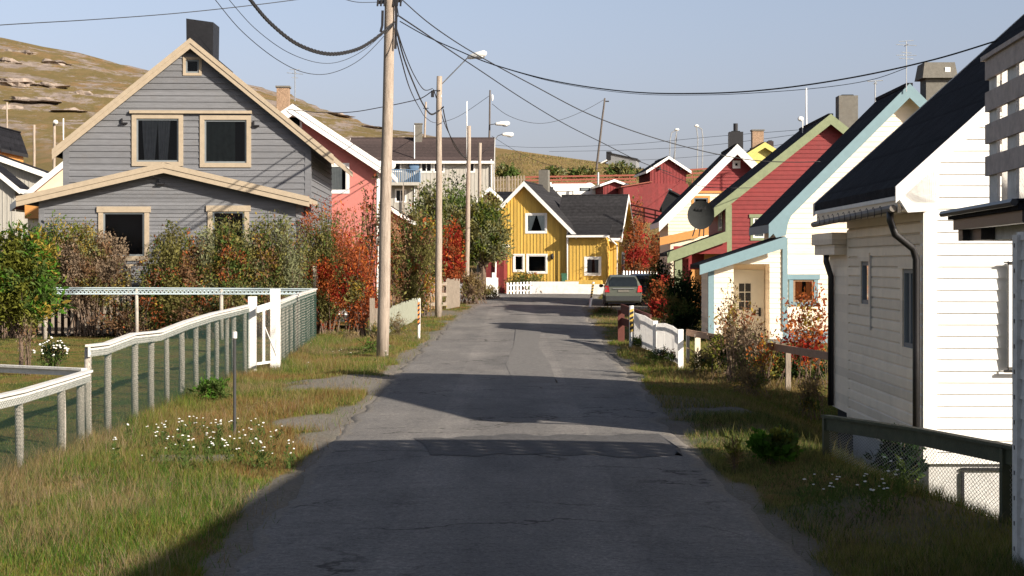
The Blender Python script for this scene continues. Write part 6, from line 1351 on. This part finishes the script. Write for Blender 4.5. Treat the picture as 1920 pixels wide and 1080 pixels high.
for i, (px, Y, w_, ty, lb) in enumerate(((1320, 31.5, 70, 655, 'dry straw weeds right of the cream fence post'), (1410, 27.5, 90, 690, 'straw weeds with fallen leaves below the brown rail'), (1520, 26.8, 60, 700, 'weeds beside the downpipe of the near white house'), (640, 47.5, 90, 618, 'tall grass under the red rowan'), (745, 47, 60, 590, 'dry grass along the pale green fence'), (705, 40, 40, 610, 'dry grass behind the first pole'))):
    bush('dry_weeds', lb, 'weeds', px, Y, w_, ty, 1100, [('straw', 4), ('tan', 2), ('olive', 2), ('green', 1.5), ('yellow', .5)], .08, 60, stems=20, seed=100+i, wid=.16, foot=.6, upright=.8, jit=.03, stemr=.004)

# ---------------------------------------------------------------- grass
def blades(name, label, cat, n, xr, yr, hfun, wd, mask, pal, seed, bent=False):
    r = np.random.default_rng(seed); x = r.uniform(*xr, n); y = yr[0]+(yr[1]-yr[0])*r.uniform(0, 1, n)**(1.6)
    keep = r.uniform(0, 1, n) < mask(x, y); x = x[keep]; y = y[keep]; N = len(x)
    z = g0(x, y)-.01; h = hfun(x, y)*r.uniform(.5, 1.3, N); a = r.uniform(0, 6.28, N); lean = r.normal(0, .38, (N, 2))
    wv = wd*(1+y/45)
    dx = np.cos(a)*wv*.5; dy = np.sin(a)*wv*.5
    p0 = np.stack([x-dx, y-dy, z], 1); p1 = np.stack([x+dx, y+dy, z], 1)
    if bent:
        bx = x+lean[:, 0]*h*.35; by = y+lean[:, 1]*h*.35
        m0 = np.stack([bx-dx*.7, by-dy*.7, z+h*.6], 1); m1 = np.stack([bx+dx*.7, by+dy*.7, z+h*.6], 1); p3 = np.stack([x+lean[:, 0]*h, y+lean[:, 1]*h, z+h*.95], 1)
        V = np.stack([p0, p1, m0, m1, p3], 1).reshape(-1, 3); b5 = np.arange(N)[:, None]*5
        Fc = np.concatenate([b5+np.array([0, 1, 3]), b5+np.array([0, 3, 2]), b5+np.array([2, 3, 4])]); rep = 3
    else:
        p3 = np.stack([x+lean[:, 0]*h, y+lean[:, 1]*h, z+h*.95], 1)
        V = np.stack([p0, p1, p3], 1).reshape(-1, 3); Fc = np.arange(3*N).reshape(N, 3); rep = 1
    f = fbm(x*.55+seed, y*.35, 4); f = np.argsort(np.argsort(f))/max(N, 1); u = np.clip(f+r.normal(0, .2, N), 0, .999); cw = np.cumsum([w_ for _, w_ in pal]); cw = cw/cw[-1]
    mi = np.clip(np.searchsorted(cw, u), 0, len(pal)-1)
    o = npmesh(name, V, Fc, [LM(k) for k, _ in pal], np.tile(mi, rep)); tag(o, label, cat); o['kind'] = 'stuff'; return o
offroad = lambda x, y: np.where((x > road_l(y)-.03+.12*(vnoise(x*3, y*2)-.5)*2) & (x < road_r(y)+.03), 0, 1)*(1-np.clip(gravel(x, y)*1.15, 0, .985))
pal1 = [('straw', 1.8), ('tan', 1.2), ('green', 2.4), ('bright', 2.2), ('ygreen', 2.8), ('olive', 2.4), ('straw', 1.4), ('amber', 1.2)]
blades('verge_grass', 'long green and straw grass on the left verge between fence and road', 'grass', 260000, (-5.6, -1.9), (10.5, 48), lambda x, y: .045+.13*vnoise(x*1.3, y*.8)**1.3+.14*sstep(-4.5, -5.3, x), .0055, lambda x, y: offroad(x, y), pal1, 3)
blades('verge_grass', 'shaded rough grass on the right verge before the near white house', 'grass', 190000, (1.9, 7.2), (10.5, 28), lambda x, y: .045+.12*vnoise(x*1.3, y*.8)**1.3+.04*sstep(3.0, 3.6, x)*(1-sstep(17, 19, y)), .0055, lambda x, y: offroad(x, y)*(1-sstep(0, .4, x-4.7)*sstep(18.3, 18.6, y)*(1-sstep(24.4, 24.8, y)))*(1-.75*sstep(3.9, 4.2, x)*sstep(17.5, 18, y)*(1-sstep(21.5, 22, y))), [('olive', 2), ('green', 3), ('dgreen', 1.2), ('straw', 1.2), ('green', 2), ('ygreen', 1.2), ('tan', .6), ('olive', .5)], 4)  # shade is put into the palette: darker greens than the sunlit stretch
blades('grass_stalks', 'tall bent straw stalks standing above the left verge grass', 'grass', 16000, (-5.6, -2.3), (10.5, 48), lambda x, y: .22+.16*vnoise(x*2, y), .0022, lambda x, y: offroad(x, y)*sstep(.35, .75, fbm(x*1.1, y*.8, 3)+.25*sstep(-4.3, -5.2, x)), [('straw', 4), ('tan', 2), ('olive', 1)], 13, True)
blades('grass_stalks', 'tall stalks above the shaded right verge grass', 'grass', 9000, (2.4, 6), (10.5, 40), lambda x, y: .18+.14*vnoise(x*2, y), .0022, lambda x, y: offroad(x, y)*sstep(.4, .75, fbm(x*1.1, y*.8, 3)), [('straw', 2), ('olive', 3), ('green', 2)], 14, True)
blades('verge_grass', 'sunlit yellow-green grass on the right verge in front of the brown rail', 'grass', 70000, (1.9, 6.6), (24.5, 44), lambda x, y: .05+.10*vnoise(x*1.3, y*.8), .006, lambda x, y: offroad(x, y), [('straw', 1.6), ('ygreen', 3), ('bright', 1.2), ('olive', 2), ('amber', 1), ('straw', 1.4)], 15)  # sunlight is put into the palette: brighter blades than the shaded stretch
blades('lawn_grass', 'short mown lawn grass behind the left garden fence', 'grass', 130000, (-17, -5.2), (17, 50), lambda x, y: .035+.03*vnoise(x, y), .006, lambda x, y: np.ones_like(x)*(x > -.36*y-1), [('olive', 3), ('ygreen', 3), ('straw', 1.6), ('green', 3)], 5)
blades('verge_grass', 'grass strips along both road edges toward the bend', 'grass', 60000, (-6, 8), (42, 100), lambda x, y: .06+.10*vnoise(x, y*.5), .006, lambda x, y: offroad(x, y), pal1, 6)
blades('hill_grass', 'straw-coloured tall grass on the slope behind the houses', 'grass', 120000, (-12, 34), (106, 190), lambda x, y: .16+.16*vnoise(x*.4, y*.3), .012, lambda x, y: np.ones_like(x)*.9, [('straw', 3), ('olive', 2), ('tan', 2), ('straw', 2), ('green', 1)], 7)
# ---------------------------------------------------------------- rock outcrops on the hill
RKM = mat('hill_rock', (.13, .105, .085), .95, .4, .7, bump=1.0, bscale=2, col2=(.25, .20, .165))
def ground_at(px, py, Y0=150, Y1=330):
    Ys = np.linspace(Y0, Y1, 700); zs = g0(XX(px, Ys), Ys); pys = HY-(zs-CH)/Ys*F; i = np.argmax(pys <= py); return float(Ys[i]) if pys[i] <= py else 300.
from mathutils import noise as mn
for i, (px, py, w_, h_, lb) in enumerate(((45, 96, 50, 11, 'pale rock ledge just below the top of the hill at far left'), (10, 112, 40, 9, 'grey rock slab at the left edge near the hilltop'), (98, 118, 60, 8, 'flat ledge of rock under the hilltop, left of the grey gable'),
    (25, 152, 70, 10, 'long grey ledge across the middle of the hill at the left edge'), (92, 158, 60, 11, 'broken grey ledge in the middle of the hill'), (140, 172, 54, 16, 'rounded pinkish boulder outcrop low on the hill beside the gable slope'), (190, 180, 50, 16, 'brown cracked outcrop on the hill just left of the gable slope'),
    (60, 186, 80, 8, 'thin pale ledge slanting across the lower hill'), (15, 200, 44, 12, 'pink-grey slab low on the hill at the left edge'), (130, 206, 60, 7, 'thin ledge near the foot of the hill beside the roof edge'),
    (620, 213, 60, 7, 'rock band on the hill crest right of the pink house ridge'), (690, 238, 50, 6, 'pale rock patch on the hill left of the first pole'), (760, 256, 44, 5, 'small rock patch on the hill right of the first pole'))):
    Y = ground_at(px, py); x = XX(px, Y); s_ = F/Y; a = w_/s_/2; b = h_/s_/2
    k = MB(); nn, mm_ = 28, 12
    k.ball((0, 0, 0), a*1.15, a*1.3, b*1.35, nn, mm_); V = []
    for v in k.v:
        q = Vector((v[0]*.55+i*9, v[1]*.55, v[2]*1.2)); f_ = 1+.55*mn.fractal(q, 1, 2, 4); V.append((v[0]*f_, v[1]*f_, (round(v[2]*1.6)/1.6*.5+v[2]*.5)*f_))
    k.v = V; o = k.build('rock_outcrop', RKM, None); o.location = (x, Y, gz(x, Y)-b*1.25); o.rotation_euler = (0, .06*((i % 3)-1)+.04, i*.7); tag(o, lb, 'rock')
# ---------------------------------------------------------------- yarrow
def yarrow_proto(seed):
    r = random.Random(seed); st = MB(); hd = MB(); H = r.uniform(.18, .42)
    st.tube([(0, 0, -.02), (r.uniform(-.02, .02), 0, H*.5), (0, 0, H)], .0025, 4)
    for k in range(7): a = r.uniform(0, 6.28); z = H*r.uniform(.1, .8); st.add([(0, 0, z), (.05*math.cos(a), .05*math.sin(a), z+.03), (.055*math.cos(a+.3), .055*math.sin(a+.3), z+.02)], [(0, 1, 2)])
    for k in range(26):
        a = r.uniform(0, 6.28); q = r.uniform(.0, .07); z = H*r.uniform(.0, .75); st.add([(q*math.cos(a), q*math.sin(a), z), (q*math.cos(a)+r.uniform(-.03, .03), q*math.sin(a)+r.uniform(-.03, .03), z+.05), (q*math.cos(a+.3)+.006, q*math.sin(a), z+.025)], [(0, 1, 2)])
    for k in range(r.randint(1, 3)):
        a = r.uniform(0, 6.28); q = r.uniform(.01, .05); c = (q*math.cos(a), q*math.sin(a), H+r.uniform(-.03, .03)); st.tube([(0, 0, H*.75), c], .0018, 4)
        hd.ball((c[0], c[1], c[2]+.006), .015, .015, .006, 8, 3, jit=.25)
    return st, hd
protos = []
def place_yarrow(spots, label, group):
    for i, (px, py, s) in enumerate(spots):
        if len(protos) < 4:
            st, hd = yarrow_proto(len(protos)+3); o = st.build('yarrow_plant', LM('green'), None); hd.build('flower_heads', M['plantw'], o); protos.append(o)
        else: o = copy_tree(protos[i % 4])
        # walk to the ground under the pixel
        Y = 2.2*F/(py-HY)
        for _ in range(6): x = XX(px, Y); Y = (CH-gz(x, Y))*F/(py-HY)
        x = XX(px, Y); o.location = (x, Y, gz(x, Y)); o.rotation_euler = (0, 0, random.uniform(0, 6)); o.scale = (s,)*3
        tag(o, label, 'wildflower', group)
rs = random.Random(4)
sp = [(rs.gauss(390, 95), rs.uniform(822, 892), rs.uniform(.7, 1.15)) for _ in range(80)]
sp = [(min(max(x, 215), 545), y, s) for x, y, s in sp]
place_yarrow(sp, 'white yarrow stem in the flower patch around the black marker rod, left verge', 'yarrow on the left verge')
sp = [(rs.uniform(1500, 1700), rs.uniform(925, 985), rs.uniform(.7, 1.1)) for _ in range(22)]
place_yarrow(sp, 'white yarrow stem in the shaded grass below the dark green rail', 'yarrow below the dark green rail')
sp = [(rs.uniform(560, 800), rs.uniform(640, 700), rs.uniform(.5, .8)) for _ in range(16)]
sp = [q for q in sp if q[0] < 770-(q[1]-640)*.9]
place_yarrow(sp, 'small white flower scattered in the dry grass near the first pole', 'scattered flowers by the first pole')
